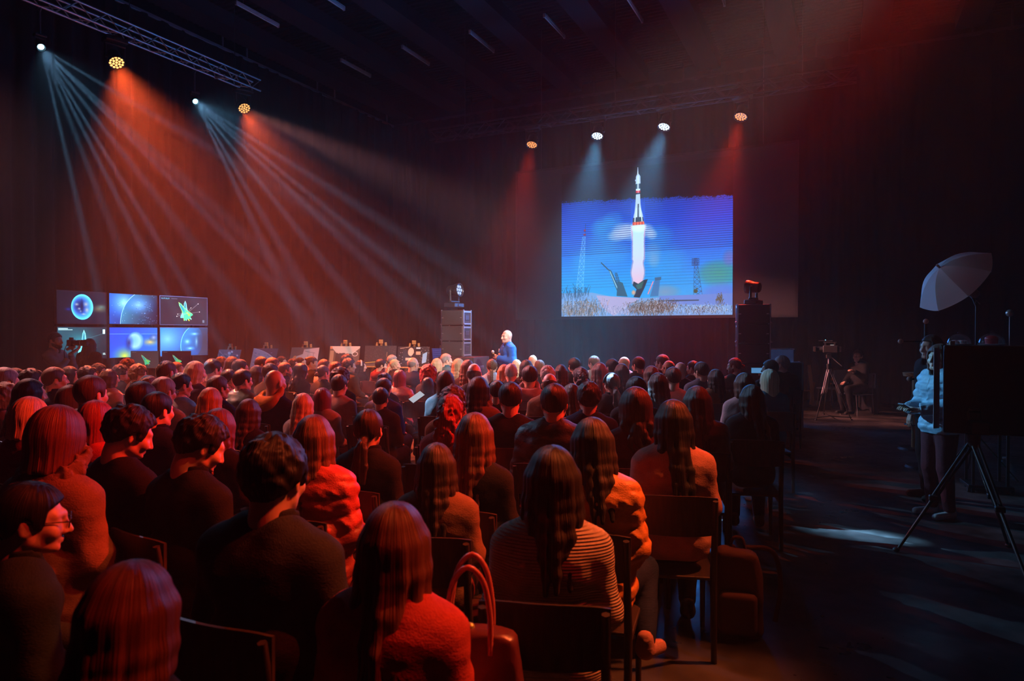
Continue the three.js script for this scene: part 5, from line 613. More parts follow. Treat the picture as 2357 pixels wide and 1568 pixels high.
// ---- the audience: [head x, head top y, head width in photo pixels, hair style, hair colour, garment, garment colour, build, words for the label, {extras}]
// build: m or f. Distances come from head size and from a seated head height of about 1.28 m above the floor.
const AUDIENCE = [
[6,846,40,'short','grey','sweater','pink','m','grey haired person in pink at the end of a row'],
[32,846,34,'long','black','sweater','black','f','dark haired woman in black near the row end'],
[70,848,42,'messy','black','jacket','black','m','person with tousled black hair behind the photographer'],
[124,845,46,'short','brown','jacket','navy','m','man with cropped brown hair and navy jacket'],
[64,870,48,'long','black','coat','black','f','woman with long black hair and teal collar in profile'],
[158,842,36,'long','black','sweater','black','f','dark long haired woman below the photographer camera'],
[9,881,44,'curly','blonde','sweater','pink','f','woman with short blonde curls and pale pink top'],
[160,886,40,'bob','brown','hoodie','beige','f','person wearing a fluffy beige headband and beige hood',{headband:'beige'}],
[205,864,62,'short','brown','coat','beige','m','man with cropped brown hair and beige coat'],
[200,842,42,'messy','black','sweater','black','m','person with messy dark hair beneath the lower left screen'],
[224,836,36,'messy','black','sweater','grey','m','dark haired man beside the screen wall'],
[249,848,40,'long','brown','coat','beige','f','woman with long light brown hair and beige coat in profile'],
[292,825,38,'curly','auburn','sweater','burgundy','f','person with auburn curls before the moon screen'],
[276,839,40,'curly','black','sweater','black','m','person with dark curls and black sweater'],
[315,838,48,'curly','brown','sweater','black','m','person with a mop of brown curls'],
[338,864,40,'bob','lightbrown','sweater','burgundy','f','person with a light brown bob and dark red sweater'],
[380,831,46,'buzz','brown','sweater','burgundy','m','man with close cropped hair and glasses before the dark monitor',{glasses:1}],
[406,833,32,'short','brown','sweater','grey','m','man half hidden behind the cropped man with glasses'],
[372,868,50,'short','grey','jacket','grey','m','grey haired man with glasses and grey jacket',{glasses:1}],
[412,857,46,'bun','black','puffer','white','f','woman with tied black hair and white puffer jacket'],
[446,830,46,'long','blonde','sweater','purple','f','woman with long streaked blonde hair and purple sweater'],
[487,826,46,'short','black','sweater','burgundy','m','dark haired man in burgundy sweater looking to the stage'],
[508,820,34,'long','black','sweater','black','f','long dark haired woman below the first easel'],
[532,820,34,'long','black','sweater','grey','f','dark haired woman with hair clip beside the first easel'],
[551,827,36,'short','black','jacket','black','m','man with glasses and black jacket below the first easel',{glasses:1}],
[322,878,58,'short','black','jacket','black','m','man with short black hair in black in front of the grey haired man'],
[358,902,74,'short','black','jacket','navy','m','man with a dark fade haircut and denim collar'],
[524,849,42,'bun','black','sweater','pink','f','pale woman with dark pinned hair and earring'],
[500,864,50,'short','brown','jacket','purple','m','man with brown hair and glasses in a dusky jacket',{glasses:1}],
[556,850,38,'short','black','puffer','green','m','man with glasses and dark green puffer jacket',{glasses:1}],
[482,891,62,'halfup','ginger','sweater','black','f','woman with half tied ginger hair'],
[60,913,76,'bob','blonde','coat','burgundy','f','woman with a blonde bob and dark red coat'],
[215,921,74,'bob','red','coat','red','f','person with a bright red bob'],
[120,932,104,'bob','auburn','coat','brownfur','f','person with a dark auburn bob and brown fur collared coat',{whitestripe:1}],
[275,936,98,'messy','black','jacket','black','m','man with bare neck and blue collar looking down',{pitch:24,yawcam:42,collar:'blue'}],
[437,958,104,'messy','black','jacket','black','m','man in black stand collar jacket looking down',{pitch:28,yawcam:45}],
[499,943,72,'wavy','auburn','sweater','black','f','woman with long wavy auburn hair'],
[570,917,74,'long','darkbrown','sweater','black','f','woman with long straight dark hair and glasses',{glasses:1}],
[630,853,58,'bald','brown','hoodie','orange','m','shaven headed man with orange hood over navy jacket',{over:'navy'}],
[601,821,30,'short','black','sweater','black','m','dark haired person below the second easel'],
[626,823,30,'short','auburn','sweater','black','m','auburn haired person below the second easel'],
[647,820,28,'short','darkbrown','sweater','grey','m','person in grey below the second easel edge'],
[590,840,38,'long','darkbrown','sweater','black','f','woman with long dark hair behind the green puffer jacket'],
[621,836,42,'short','darkbrown','jacket','black','m','man with dark short hair in front of the bearded man'],
[655,834,34,'short','brown','jacket','navy','m','bearded man with brown hair and navy jacket'],
[673,825,28,'long','black','sweater','black','f','long dark haired person below the third easel'],
[690,823,26,'short','black','sweater','black','m','dark haired person below the third easel'],
[690,837,38,'wavy','black','sweater','black','f','woman with wavy black hair beside the undercut man'],
[716,820,32,'undercut','darkbrown','sweater','black','m','man with shaved sides and tied top hair in black'],
[744,827,30,'short','brown','sweater','grey','m','brown haired person beneath the third easel edge'],
[742,840,38,'bun','brown','jacket','black','f','woman with a low brown bun in black'],
[772,832,34,'bob','auburn','sweater','black','f','person with an auburn bob below the crowd picture'],
[798,816,28,'curly','darkbrown','sweater','grey','m','curly haired person directly below the crowd picture'],
[802,824,42,'messy','darkbrown','sweater','olive','m','man with wavy dark hair and olive sweater'],
[829,829,28,'long','black','sweater','black','f','woman with long black hair and alice band in profile',{headband:'white'}],
[782,845,42,'curly','darkbrown','sweater','black','m','dark curly haired person behind the grey coated man'],
[779,862,46,'short','darkbrown','jacket','dusky','m','man with short dark hair and dusky pink coat with pale collar',{collar:'white'}],
[875,826,34,'short','black','hoodie','burgundy','m','dark haired man in burgundy hoodie'],
[901,817,26,'short','grey','jacket','grey','m','grey haired man below the starry picture'],
[908,827,28,'pony','blonde','jacket','black','f','woman with blonde ponytail below the starry picture'],
[949,823,30,'fringe','grey','jacket','navy','m','bald man in navy suit with pale collar',{collar:'white'}],
[884,857,52,'highpony','black','sweater','black','f','woman with black ponytail and blue hair tie',{tie:'blue'}],
[919,851,36,'bob','red','puffer','pink','f','person with short red hair and pink jacket'],
[987,838,54,'afro','red','sweater','black','f','person with a cloud of red curls'],
[1006,824,28,'long','blonde','jacket','black','f','blonde woman below the blue picture'],
[1026,814,24,'short','grey','jacket','teal','m','grey haired man in dark teal suit in profile'],
[1055,824,28,'long','blonde','jacket','black','f','woman with long pale blonde hair by the speaker stack'],
[1076,827,38,'long','brown','sweater','black','f','woman with long brown hair by the speaker stack'],
[1091,837,34,'fringe','brown','sweater','black','m','balding man with brown hair'],
[1025,852,58,'bob','darkbrown','sweater','black','f','person with a thick dark brown bob'],
[984,868,38,'bob','black','sweater','black','f','person with a black bob in black'],
[1040,887,54,'curly','darkbrown','coat','brownfur','f','person with dark hair and tan coat'],
[1034,908,64,'curlypony','red','sweater','red','f','woman with red curls gathered at the back'],
[696,904,66,'long','blonde','jacket','grey','f','woman with long ash blonde hair and glasses',{glasses:1}],
[742,892,56,'bob','red','coat','beige','f','person with a red bob and beige coat'],
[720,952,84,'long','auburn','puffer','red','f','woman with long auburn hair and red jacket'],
[845,941,84,'pony','darkbrown','jacket','black','f','woman with a low dark ponytail and black jacket'],
[875,892,62,'short','black','jacket','charcoal','m','man with short black hair and charcoal jacket'],
[882,870,52,'short','darkbrown','sweater','blue','m','dark haired man in blue sweater'],
[623,998,156,'messy','black','jacket','charcoal','m','broad backed man in charcoal jacket with tousled black hair'],
[1132,826,28,'braid','brown','jacket','denim','f','woman with a brown braid and light denim jacket'],
[1160,838,28,'long','ginger','sweater','black','f','woman with long ginger blonde hair'],
[1176,837,32,'buzz','grey','jacket','black','m','man with cropped grey hair in front of the speaker'],
[1189,827,26,'long','blonde','sweater','black','f','blonde woman in front of the man on stage'],
[1211,829,34,'wavy','black','sweater','black','f','dark haired woman beside the bald man'],
[1226,818,24,'bald','brown','jacket','black','m','bald man in the front row'],
[1242,828,32,'bob','auburn','sweater','black','f','person with an auburn bob behind the bald man'],
[1219,841,38,'short','black','hoodie','dusky','m','dark haired man in dusky pink hoodie'],
[1260,841,38,'messy','grey','jacket','black','m','person with silver grey hair'],
[1265,860,42,'fringe','brown','jacket','brown','m','balding man in brown jacket'],
[1291,838,34,'long','darkbrown','sweater','black','f','long dark haired woman beside the silver haired person'],
[1322,823,34,'short','black','jacket','black','m','man with short black hair below the screen corner'],
[1336,845,42,'curlypony','black','sweater','black','f','person with gathered black curls'],
[1368,819,30,'short','brown','sweater','grey','m','brown haired person below the screen'],
[1380,833,38,'long','auburn','sweater','black','f','woman with long straight auburn hair'],
[1410,826,32,'short','black','jacket','black','m','person with glossy black hair'],
[1431,836,32,'long','black','sweater','black','f','long black haired woman beside the shaven man'],
[1437,822,26,'bald','brown','jacket','grey','m','shaven man in grey in the front rows'],
[1470,821,32,'short','black','jacket','black','m','man with black hair and black jacket below the screen'],
[1409,858,42,'pony','darkbrown','jacket','black','f','woman with a wide black headband and ponytail',{headband:'black'}],
[1465,867,50,'short','darkbrown','sweater','black','m','dark haired person in front of a white paper'],
[1500,841,36,'long','auburn','sweater','black','f','woman with long auburn hair beside the man with glasses'],
[1526,816,30,'short','auburn','sweater','burgundy','m','man with glasses and red lit hair',{glasses:1}],
[1539,830,34,'fringe','brown','jacket','black','m','balding man behind the beige shirt'],
[1566,835,28,'bald','brown','jacket','black','m','bald man in the rows before the right speaker'],
[1596,830,30,'pony','black','sweater','black','f','woman with black ponytail in the front rows'],
[1616,833,38,'short','darkbrown','jacket','slate','m','man with short dark hair and slate grey jacket'],
[1550,845,48,'short','darkbrown','shirt','beige','m','man with dark brown hair and beige shirt'],
[1515,857,44,'long','darkbrown','sweater','black','f','woman with long dark auburn hair behind the beige shirt'],
[1100,865,54,'long','black','coat','brownfur','f','woman with long glossy black hair and pale fur collar'],
[1143,876,40,'short','black','sweater','black','m','dark haired person with headset',{headband:'black'}],
[1174,879,62,'short','black','sweater','black','m','man with black hair and white collar above black sweater',{collar:'white'}],
[1275,883,68,'short','black','puffer','black','m','man with black hair and dark puffy hooded jacket'],
[1316,882,40,'long','lightbrown','sweater','black','f','woman with long light brown hair between two dark haired men'],
[1355,878,72,'messy','black','jacket','navy','m','man with thick black hair and navy jacket'],
[1463,893,74,'wavy','darkbrown','jacket','maroon','f','woman with dark wavy hair and maroon jacket'],
[1091,947,86,'long','auburn','sweater','black','f','woman with long red lit hair flicked at the ends'],
[1363,959,90,'long','darkbrown','puffer','orange','f','woman in orange puffer jacket with straight dark hair',{tucked:1}],
[1550,918,92,'verylong','black','coat','salmon','f','woman with very long black hair and salmon coat'],
[1605,887,66,'long','brown','puffer','brown','f','woman with straight brown hair and brown puffer jacket'],
[1693,823,34,'bun','red','tee','green','m','bearded man with red hair bun and green shirt'],
[1714,857,46,'long','auburn','sweater','pink','f','woman with auburn hair and pale knitted sweater'],
[1731,884,54,'verylong','darkbrown','jacket','black','f','woman with long dark streaked hair and black jacket'],
[1771,849,46,'longbob','blonde','sweater','teal','f','woman with shoulder length blonde hair and teal top'],
[1774,828,34,'short','black','jacket','black','m','dark haired man holding up a phone'],
[1799,818,30,'short','grey','coat','black','m','grey haired man in long black coat by the flight case'],
[1647,849,38,'long','darkbrown','sweater','brown','f','woman with long dark hair beside the slate jacket'],
[1270,1022,150,'long','darkbrown','sweater','stripe','f','woman with long dark hair and ribbed beige sweater'],
[1003,1018,120,'long','darkbrown','coat','brown','f','woman with long dark hair and brown wool coat'],
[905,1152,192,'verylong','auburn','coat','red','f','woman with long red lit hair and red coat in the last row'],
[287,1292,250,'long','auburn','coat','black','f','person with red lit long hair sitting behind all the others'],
[50,1112,140,'short','black','jacket','darkgreen','m','man with glasses in profile and dark green jacket',{glasses:1,yawcam:58}],
];
// distance along the view axis of each head, from its size and the seat spacing
const DEPTHS = [6.12,7.46,7.13,6.84,5.37,8.56,5.68,5.15,4.86,8.25,9.82,7.92,10.56,9.58,9.26,6.57,7.09,10.31,5.7,6.43,7.77,8.33,11.1,10.73,9.24,4.75,4.41,7.67,6.35,7.22,5.53,3.95,3.85,2.75,3.2,2.95,3.99,4.99,6.34,10.69,10.3,12.82,8.9,8.46,9.93,11.85,12.54,9.52,11.53,11.07,9.18,10.19,12.27,10.86,11.79,7.75,7.0,11.51,12.82,12.28,10.72,7.65,8.48,9.16,11.52,12.3,10.41,9.61,7.61,6.81,8.24,5.13,4.38,5.64,6.26,3.2,3.75,6.22,6.9,2.12,10.28,9.01,8.36,10.91,9.77,11.55,10.53,7.33,8.11,6.79,9.13,9.93,7.51,11.08,8.22,9.55,8.9,10.8,10.12,7.0,5.88,8.17,10.59,9.79,9.17,10.33,8.64,7.49,6.65,5.83,6.53,5.01,4.42,5.94,5.21,4.29,3.35,3.0,3.62,4.85,9.99,6.52,5.37,7.2,9.1,9.84,8.0,2.28,2.95,1.72,1.33,2.02];

// ---- chairs: dark bent plywood on a straight wooden frame
const chairWood = std(rgb(1, 1, 1), 0.5, { map: tex(128, 256, (u, v) => { const n = 0.8 + 0.2 * tnoise(u, v, 50, 5) + 0.1 * tnoise(u, v, 9, 3, 3); return [0.2 * n, 0.13 * n, 0.1 * n]; }, true) });
const CHAIR = (() => {
  const curve = (w, h, bow, t, y) => { const nx = 10, pos = [], idx = []; for (let j = 0; j < 2; j++) for (const s of [0, 1]) for (let i = 0; i <= nx; i++) { const x = (i / nx - 0.5) * w, z = -bow * (1 - 4 * (i / nx - 0.5) ** 2) * -1; pos.push(x, y + (j ? h : 0) - (j ? 0.012 * (2 * (i / nx - 0.5)) ** 4 : -0.012 * (2 * (i / nx - 0.5)) ** 4), z + s * t); } const at2 = (j, s, i) => (j * 2 + s) * (nx + 1) + i; const Q = (a, b, c, d) => idx.push(a, b, c, a, c, d); for (let i = 0; i < nx; i++) { Q(at2(0, 1, i), at2(0, 1, i + 1), at2(1, 1, i + 1), at2(1, 1, i)); Q(at2(0, 0, i + 1), at2(0, 0, i), at2(1, 0, i), at2(1, 0, i + 1)); Q(at2(1, 1, i), at2(1, 1, i + 1), at2(1, 0, i + 1), at2(1, 0, i)); Q(at2(0, 0, i), at2(0, 0, i + 1), at2(0, 1, i + 1), at2(0, 1, i)); } Q(at2(0, 0, 0), at2(0, 1, 0), at2(1, 1, 0), at2(1, 0, 0)); Q(at2(0, 1, nx), at2(0, 0, nx), at2(1, 0, nx), at2(1, 1, nx)); const g = new THREE.BufferGeometry(); g.setAttribute('position', new THREE.Float32BufferAttribute(pos, 3)); g.setIndex(idx); const n = g.toNonIndexed(); n.computeVertexNormals(); n.setAttribute('uv', new THREE.Float32BufferAttribute(new Float32Array(n.attributes.position.count * 2).map((_, i) => (i % 2 ? n.attributes.position.getY(i >> 1) : n.attributes.position.getX(i >> 1)) * 3), 2)); return n; };
  return { seat: rbox(0.4, 0.018, 0.4, 0.008, 0, 0.402, 0), back: curve(0.4, 0.2, 0.03, 0.012, 0.64), rearLeg: (s) => merged([rod(V(s * 0.185, 0, 0.25), V(s * 0.185, 0.43, 0.225), 0.016, 0.019, 6), rod(V(s * 0.185, 0.43, 0.225), V(s * 0.185, 0.82, 0.295), 0.019, 0.014, 6)]), frontLeg: (s) => rod(V(s * 0.18, 0, -0.18), V(s * 0.18, 0.395, -0.18), 0.014, 0.018, 6), rail: (s) => rbox(0.018, 0.04, 0.38, 0.005, s * 0.182, 0.373, 0) };
})();
let chair0;
function placeChair(x, z, turn, label, group) {
  if (!chair0) {
    chair0 = thing('audience_chair', label, 'chair', [x, 0, z], turn, group); part('seat', CHAIR.seat, chairWood, chair0); part('backrest', CHAIR.back, chairWood, chair0, [0, 0, 0.262]);
    for (const s of [-1, 1]) { part('leg', CHAIR.rearLeg(s), chairWood, chair0); part('leg', CHAIR.frontLeg(s), chairWood, chair0); part('rail', CHAIR.rail(s), chairWood, chair0); }
    return chair0;
  }
  const c = chair0.clone(); c.name = numbered('audience_chair'); c.position.set(x, 0, z); c.rotation.y = turn; scene.add(c); c.userData = { label, category: 'chair' }; if (group) c.userData.group = group; return c;
}
// one leg tucked back beside the chair
const TUCKED = SEATED(0.86); TUCKED.legs[1] = [B([0.085, 0.545, 0.03], 0.088, [0.2, 0.5, -0.36], 0.066), B([0.2, 0.5, -0.36], 0.062, [0.25, 0.3, -0.02], 0.044)]; TUCKED.shoes[1] = [[0.25, 0.25, 0.02], [0.3, 0.2, -0.16]];
// ---- seat everyone
const SPEAKER = V(-5.45, 0, -11.4);
AUDIENCE.forEach((a, i) => {
  const [px, py, , hair, hairColor, top, color, sex, words, ex = {}] = a, t = DEPTHS[i], head = at(px, py, t), r = rng(1000 + i);
  const look = Math.atan2(-(SPEAKER.x - head.x), -(SPEAKER.z - head.z)), total = ex.yawcam !== undefined ? YAW - R(ex.yawcam) : look + (r() - 0.5) * 0.3;
  let rel = Math.round((total * 0.55) / R(12)) * 12; if (['long', 'verylong', 'wavy', 'halfup'].includes(hair)) rel = Math.max(-24, Math.min(24, rel)); rel = Math.max(-48, Math.min(48, rel));
  const turn = total - R(rel), f = sex === 'f', tall = { bald: 0.0, buzz: 0.006, fringe: 0.004, afro: 0.05, curly: 0.038, messy: 0.03 }[hair] ?? 0.02, scale = (head.y - SEAT_H) / (1.125 + 0.2 + tall - SEAT_H - (ex.pitch ? 0.012 : 0));
  // the head centre sits a little off the hips; place the hips so that the head meets its pixel
  const off = V(0, 0, 0.04 * scale).applyAxisAngle(V(0, 1, 0), turn), x = head.x - off.x, z = head.z - off.z;
  person({ x, y: SEAT_H * (1 - scale), z, turn, scale, sex, hair, hairColor, top, color, label: words, headYaw: rel, pitch: ex.pitch ?? (Math.round(r() * 2) * 4), glasses: ex.glasses, band: ex.headband, tie: ex.tie, collar: ex.collar, over: ex.over, fine: t < 4.2, skin: i % 4 === 3 ? 1 : i % 3, wide: top === 'jacket' && t < 3 ? 1.08 : 1, beard: /beard/.test(words), legs: i % 5 === 2 ? 'navy' : 'black', ...(ex.tucked ? { pose: TUCKED, key: 'tucked', shoes: 'salmon' } : {}) });
  placeChair(x, z, turn, 'dark wooden chair under the ' + words.replace(/^(the|a) /, '').split(' ').slice(0, 8).join(' '), undefined);
});
// ---- the man on stage in a blue flight jacket, holding a microphone in both hands
{
  const s = 0.985, base = atZ(1166, 765, SPEAKER.z), turn = YAW + R(112), pose = STANDING(1.06, {
    arms: [[[-0.185, 1.36, 0.03], [-0.29, 1.12, 0.02], [-0.05, 1.2, -0.19]], [[0.185, 1.36, 0.03], [0.3, 1.12, 0.02], [0.07, 1.18, -0.18]]],
    hands: [{ at: [-0.055, 1.202, -0.185], dir: [0.8, 0.25, -0.5], up: [-0.5, 0.3, -0.8], curl: 0.75 }, { at: [0.075, 1.18, -0.175], dir: [-0.75, 0.35, -0.5], up: [0.5, 0.3, -0.8], curl: 0.7 }],
  });
  const o = person({ x: base.x, y: 0, z: base.z, turn, scale: s, sex: 'm', hair: 'bald', hairColor: 'brown', top: 'jacket', color: 'flight', label: 'bald man on stage in bright blue flight jacket holding a microphone', headYaw: 12, pitch: 4, fine: true, pose, key: 'speaker', skin: 2, legs: 'navy', shoes: 'black', collar: 'white' });
  o.position.y = 0;
  const e = new THREE.Euler(-R(4), R(12), 0, 'YXZ');
  const eyes = part('eyes', merged([-1, 1].map((q) => new THREE.SphereGeometry(0.0105, 10, 8).translate(q * 0.031, 0.088, -0.086))), std(rgb(0.03, 0.025, 0.02), 0.3), o); eyes.position.set(...pose.pivot); eyes.rotation.copy(e);
  const brows = part('eyebrows', merged([-1, 1].map((q) => rod(V(q * 0.014, 0.108, -0.106), V(q * 0.046, 0.11, -0.088), 0.0035, 0.0025, 6))), std(rgb(0.12, 0.08, 0.06), 0.8), o); brows.position.set(...pose.pivot); brows.rotation.copy(e);
  const patch = (name, label, w, h, pos, yaw, pitch, draw) => { const m = part(name, new RoundedBoxGeometry(w, h, 0.004, 1, 0.0015), [0, 1, 2, 3, 4, 5].map((k) => (k === 4 ? std(0xffffff, 0.8, { map: canvas(96, 64, draw) }) : std(rgb(0.6, 0.6, 0.62), 0.8))), o, pos); m.rotation.set(pitch, yaw, 0, 'YXZ'); m.userData.label = label; return m; };
  patch('name_patch', 'white name patch with wings', 0.1, 0.062, [0.085, 1.335, -0.122], PI - 0.25, -0.18, (g) => { g.fillStyle = '#e6e8ea'; g.fillRect(0, 0, 96, 64); g.strokeStyle = '#233'; g.lineWidth = 4; g.strokeRect(3, 3, 90, 58); g.beginPath(); g.moveTo(14, 22); g.quadraticCurveTo(48, 46, 82, 22); g.stroke(); g.fillStyle = '#233'; g.fillRect(28, 44, 40, 6); });
  patch('mission_patch', 'white rectangular patch', 0.085, 0.055, [0.12, 1.245, -0.118], PI - 0.4, 0.05, (g) => { g.fillStyle = '#dfe4ea'; g.fillRect(0, 0, 96, 64); g.fillStyle = '#8aa0c0'; g.fillRect(10, 14, 32, 34); g.fillStyle = '#c06070'; g.fillRect(50, 20, 26, 22); });
  patch('agency_patch', 'pale rectangular patch', 0.075, 0.055, [0.02, 1.255, -0.138], PI, 0.05, (g) => { g.fillStyle = '#d4dce6'; g.fillRect(0, 0, 96, 64); g.fillStyle = '#9aaac0'; g.fillRect(12, 16, 70, 10); g.fillRect(12, 36, 50, 8); });
  patch('flag_patch', 'stars and stripes flag on the sleeve', 0.085, 0.062, [0.262, 1.29, 0.012], PI / 2 + 0.12, 0.18, (g) => { for (let k = 0; k < 13; k++) { g.fillStyle = k % 2 ? '#e8e4e4' : '#c8404a'; g.fillRect(0, k * 5, 96, 5); } g.fillStyle = '#34508c'; g.fillRect(0, 0, 40, 34); g.fillStyle = '#fff'; for (let a = 0; a < 5; a++) for (let b = 0; b < 4; b++) g.fillRect(4 + a * 7, 4 + b * 8, 2, 2); });
  part('wrist_watch', new THREE.TorusGeometry(0.036, 0.008, 8, 20).rotateY(1.0).translate(0.1, 1.172, -0.15), M.steel, o);
  part('cuff', merged([[-0.09, 1.187, -0.145, -0.9], [0.115, 1.168, -0.135, 0.9]].map(([x, y, z, a]) => new THREE.TorusGeometry(0.04, 0.016, 8, 18).rotateY(a).translate(x, y, z))), clothMat('navy'), o);
  const mp = V(0.012, 1.235, -0.25).multiplyScalar(s).applyAxisAngle(V(0, 1, 0), turn).add(base).setY(1.235 * s), mic = thing('microphone', 'handheld microphone held by the bald man on stage', 'microphone', mp, turn);
  part('handle', new THREE.CylinderGeometry(0.0165, 0.012, 0.17, 14).translate(0, -0.03, 0), M.blackMetal, mic); part('grille_head', new THREE.SphereGeometry(0.027, 16, 12).scale(1, 1.1, 1).translate(0, 0.078, 0), std(rgb(0.5, 0.5, 0.52), 0.5, { metalness: 0.7 }), mic); part('band', new THREE.TorusGeometry(0.0265, 0.004, 8, 20).rotateX(PI / 2).translate(0, 0.07, 0), M.steel, mic); part('colour_ring', new THREE.TorusGeometry(0.017, 0.003, 8, 18).rotateX(PI / 2).translate(0, 0.045, 0), std(rgb(0.7, 0.45, 0.05), 0.5), mic);
  mic.rotation.set(-0.35, turn, 0.15, 'YXZ');
}
// ---- the photographer beside the televisions and the person standing next to him
{
  const t = 10.6, p = at(128, 765, t), turn = YAW - R(92), pose = STANDING(1.0, { arms: [[[-0.178, 1.36, 0.02], [-0.2, 1.14, -0.16], [-0.05, 1.47, -0.2]], [[0.178, 1.36, 0.02], [0.17, 1.14, -0.2], [0.03, 1.4, -0.3]]], hands: [{ at: [-0.05, 1.47, -0.2], dir: [0.2, 0.35, -0.8], up: [-1, 0.2, 0], curl: 0.7 }, { at: [0.03, 1.4, -0.3], dir: [-0.1, 0.5, -0.8], up: [0, -0.6, -0.6], curl: 0.6 }] });
  person({ x: p.x, y: 0, z: p.z, turn, scale: 0.955, sex: 'm', hair: 'short', hairColor: 'black', top: 'tee', color: 'grey', label: 'bearded photographer in grey shirt holding a camera to his eye', headYaw: 0, pitch: 4, fine: false, pose, key: 'photographer', beard: true, skin: 1 });
  const cp = V(0, 1.5, -0.25).applyAxisAngle(V(0, 1, 0), turn).add(p).setY(1.485), cam = thing('photo_camera', 'black camera with long lens held by the photographer', 'camera', cp, turn);
  part('camera_body', rbox(0.14, 0.1, 0.07, 0.015), M.blackPlastic, cam); part('prism', rbox(0.05, 0.04, 0.05, 0.01, 0, 0.065, 0), M.blackPlastic, cam); part('lens', new THREE.LatheGeometry([[0, 0], [0.04, 0], [0.04, 0.06], [0.046, 0.07], [0.046, 0.17], [0.052, 0.18], [0.052, 0.24], [0.044, 0.24], [0.04, 0.22], [0, 0.22]].map(([a, b]) => new THREE.Vector2(a, b)), 20).rotateX(-PI / 2).translate(0, 0, -0.03), M.blackPlastic, cam); part('lens_ring', new THREE.TorusGeometry(0.047, 0.004, 8, 24).translate(0, 0, -0.16), M.steel, cam); part('strap', tube([V(-0.07, 0.02, 0), V(-0.1, -0.14, 0.06), V(-0.03, -0.3, 0.1), V(0.05, -0.14, 0.08), V(0.07, 0.02, 0)], 0.006, 20, 6), M.blackPlastic, cam);
  const q = at(208, 783, 11.2); person({ x: q.x, y: 0, z: q.z, turn: YAW - R(10), scale: 0.9, sex: 'f', hair: 'long', hairColor: 'black', top: 'coat', color: 'black', label: 'dark figure in black standing before the lower left television', headYaw: 0, pitch: 4, fine: false, pose: STANDING(0.9), key: 'stand_f' });
}
// ---- the camera operator on a chair, his camera on a tripod
function tripod(name, label, top, feet, r, mats = [M.blackMetal, M.steel]) {
  const o = thing(name, label, 'tripod', [top.x, 0, top.z]), L = (p) => p.clone().sub(V(top.x, 0, top.z));
  for (const f of feet) { const a = L(top).add(V(0, -0.05, 0)), b = L(f), m = a.clone().lerp(b, 0.52), leg = part('leg', merged([rod(a.clone().add(V(r, 0, 0)), m.clone().add(V(r * 0.7, 0, 0)), r * 0.6), rod(a.clone().add(V(-r, 0, 0)), m.clone().add(V(-r * 0.7, 0, 0)), r * 0.6)]), mats[1], o); part('lower_leg', rod(m.clone().lerp(a, 0.06), b, r * 0.75, r * 0.55), mats[0], leg); part('leg_clamp', rbox(r * 3.4, r * 2.2, r * 2.6, r * 0.5).translate(m.x, m.y, m.z), mats[0], leg); part('rubber_foot', new THREE.SphereGeometry(r * 1.3, 10, 8).scale(1, 0.7, 1).translate(b.x, r * 0.85, b.z), M.blackPlastic, leg); }
  part('crown', new THREE.CylinderGeometry(r * 2.6, r * 2.2, 0.1, 14).translate(0, top.y - 0.05, 0), mats[0], o); part('column', rod(V(0, top.y - 0.05, 0), V(0, top.y + 0.12, 0), r * 1.1), mats[1], o); part('fluid_head', merged([rbox(0.09, 0.08, 0.09, 0.015, 0, top.y + 0.14, 0), rbox(0.07, 0.02, 0.12, 0.005, 0, top.y + 0.19, 0)]), mats[0], o);
  return o;
}
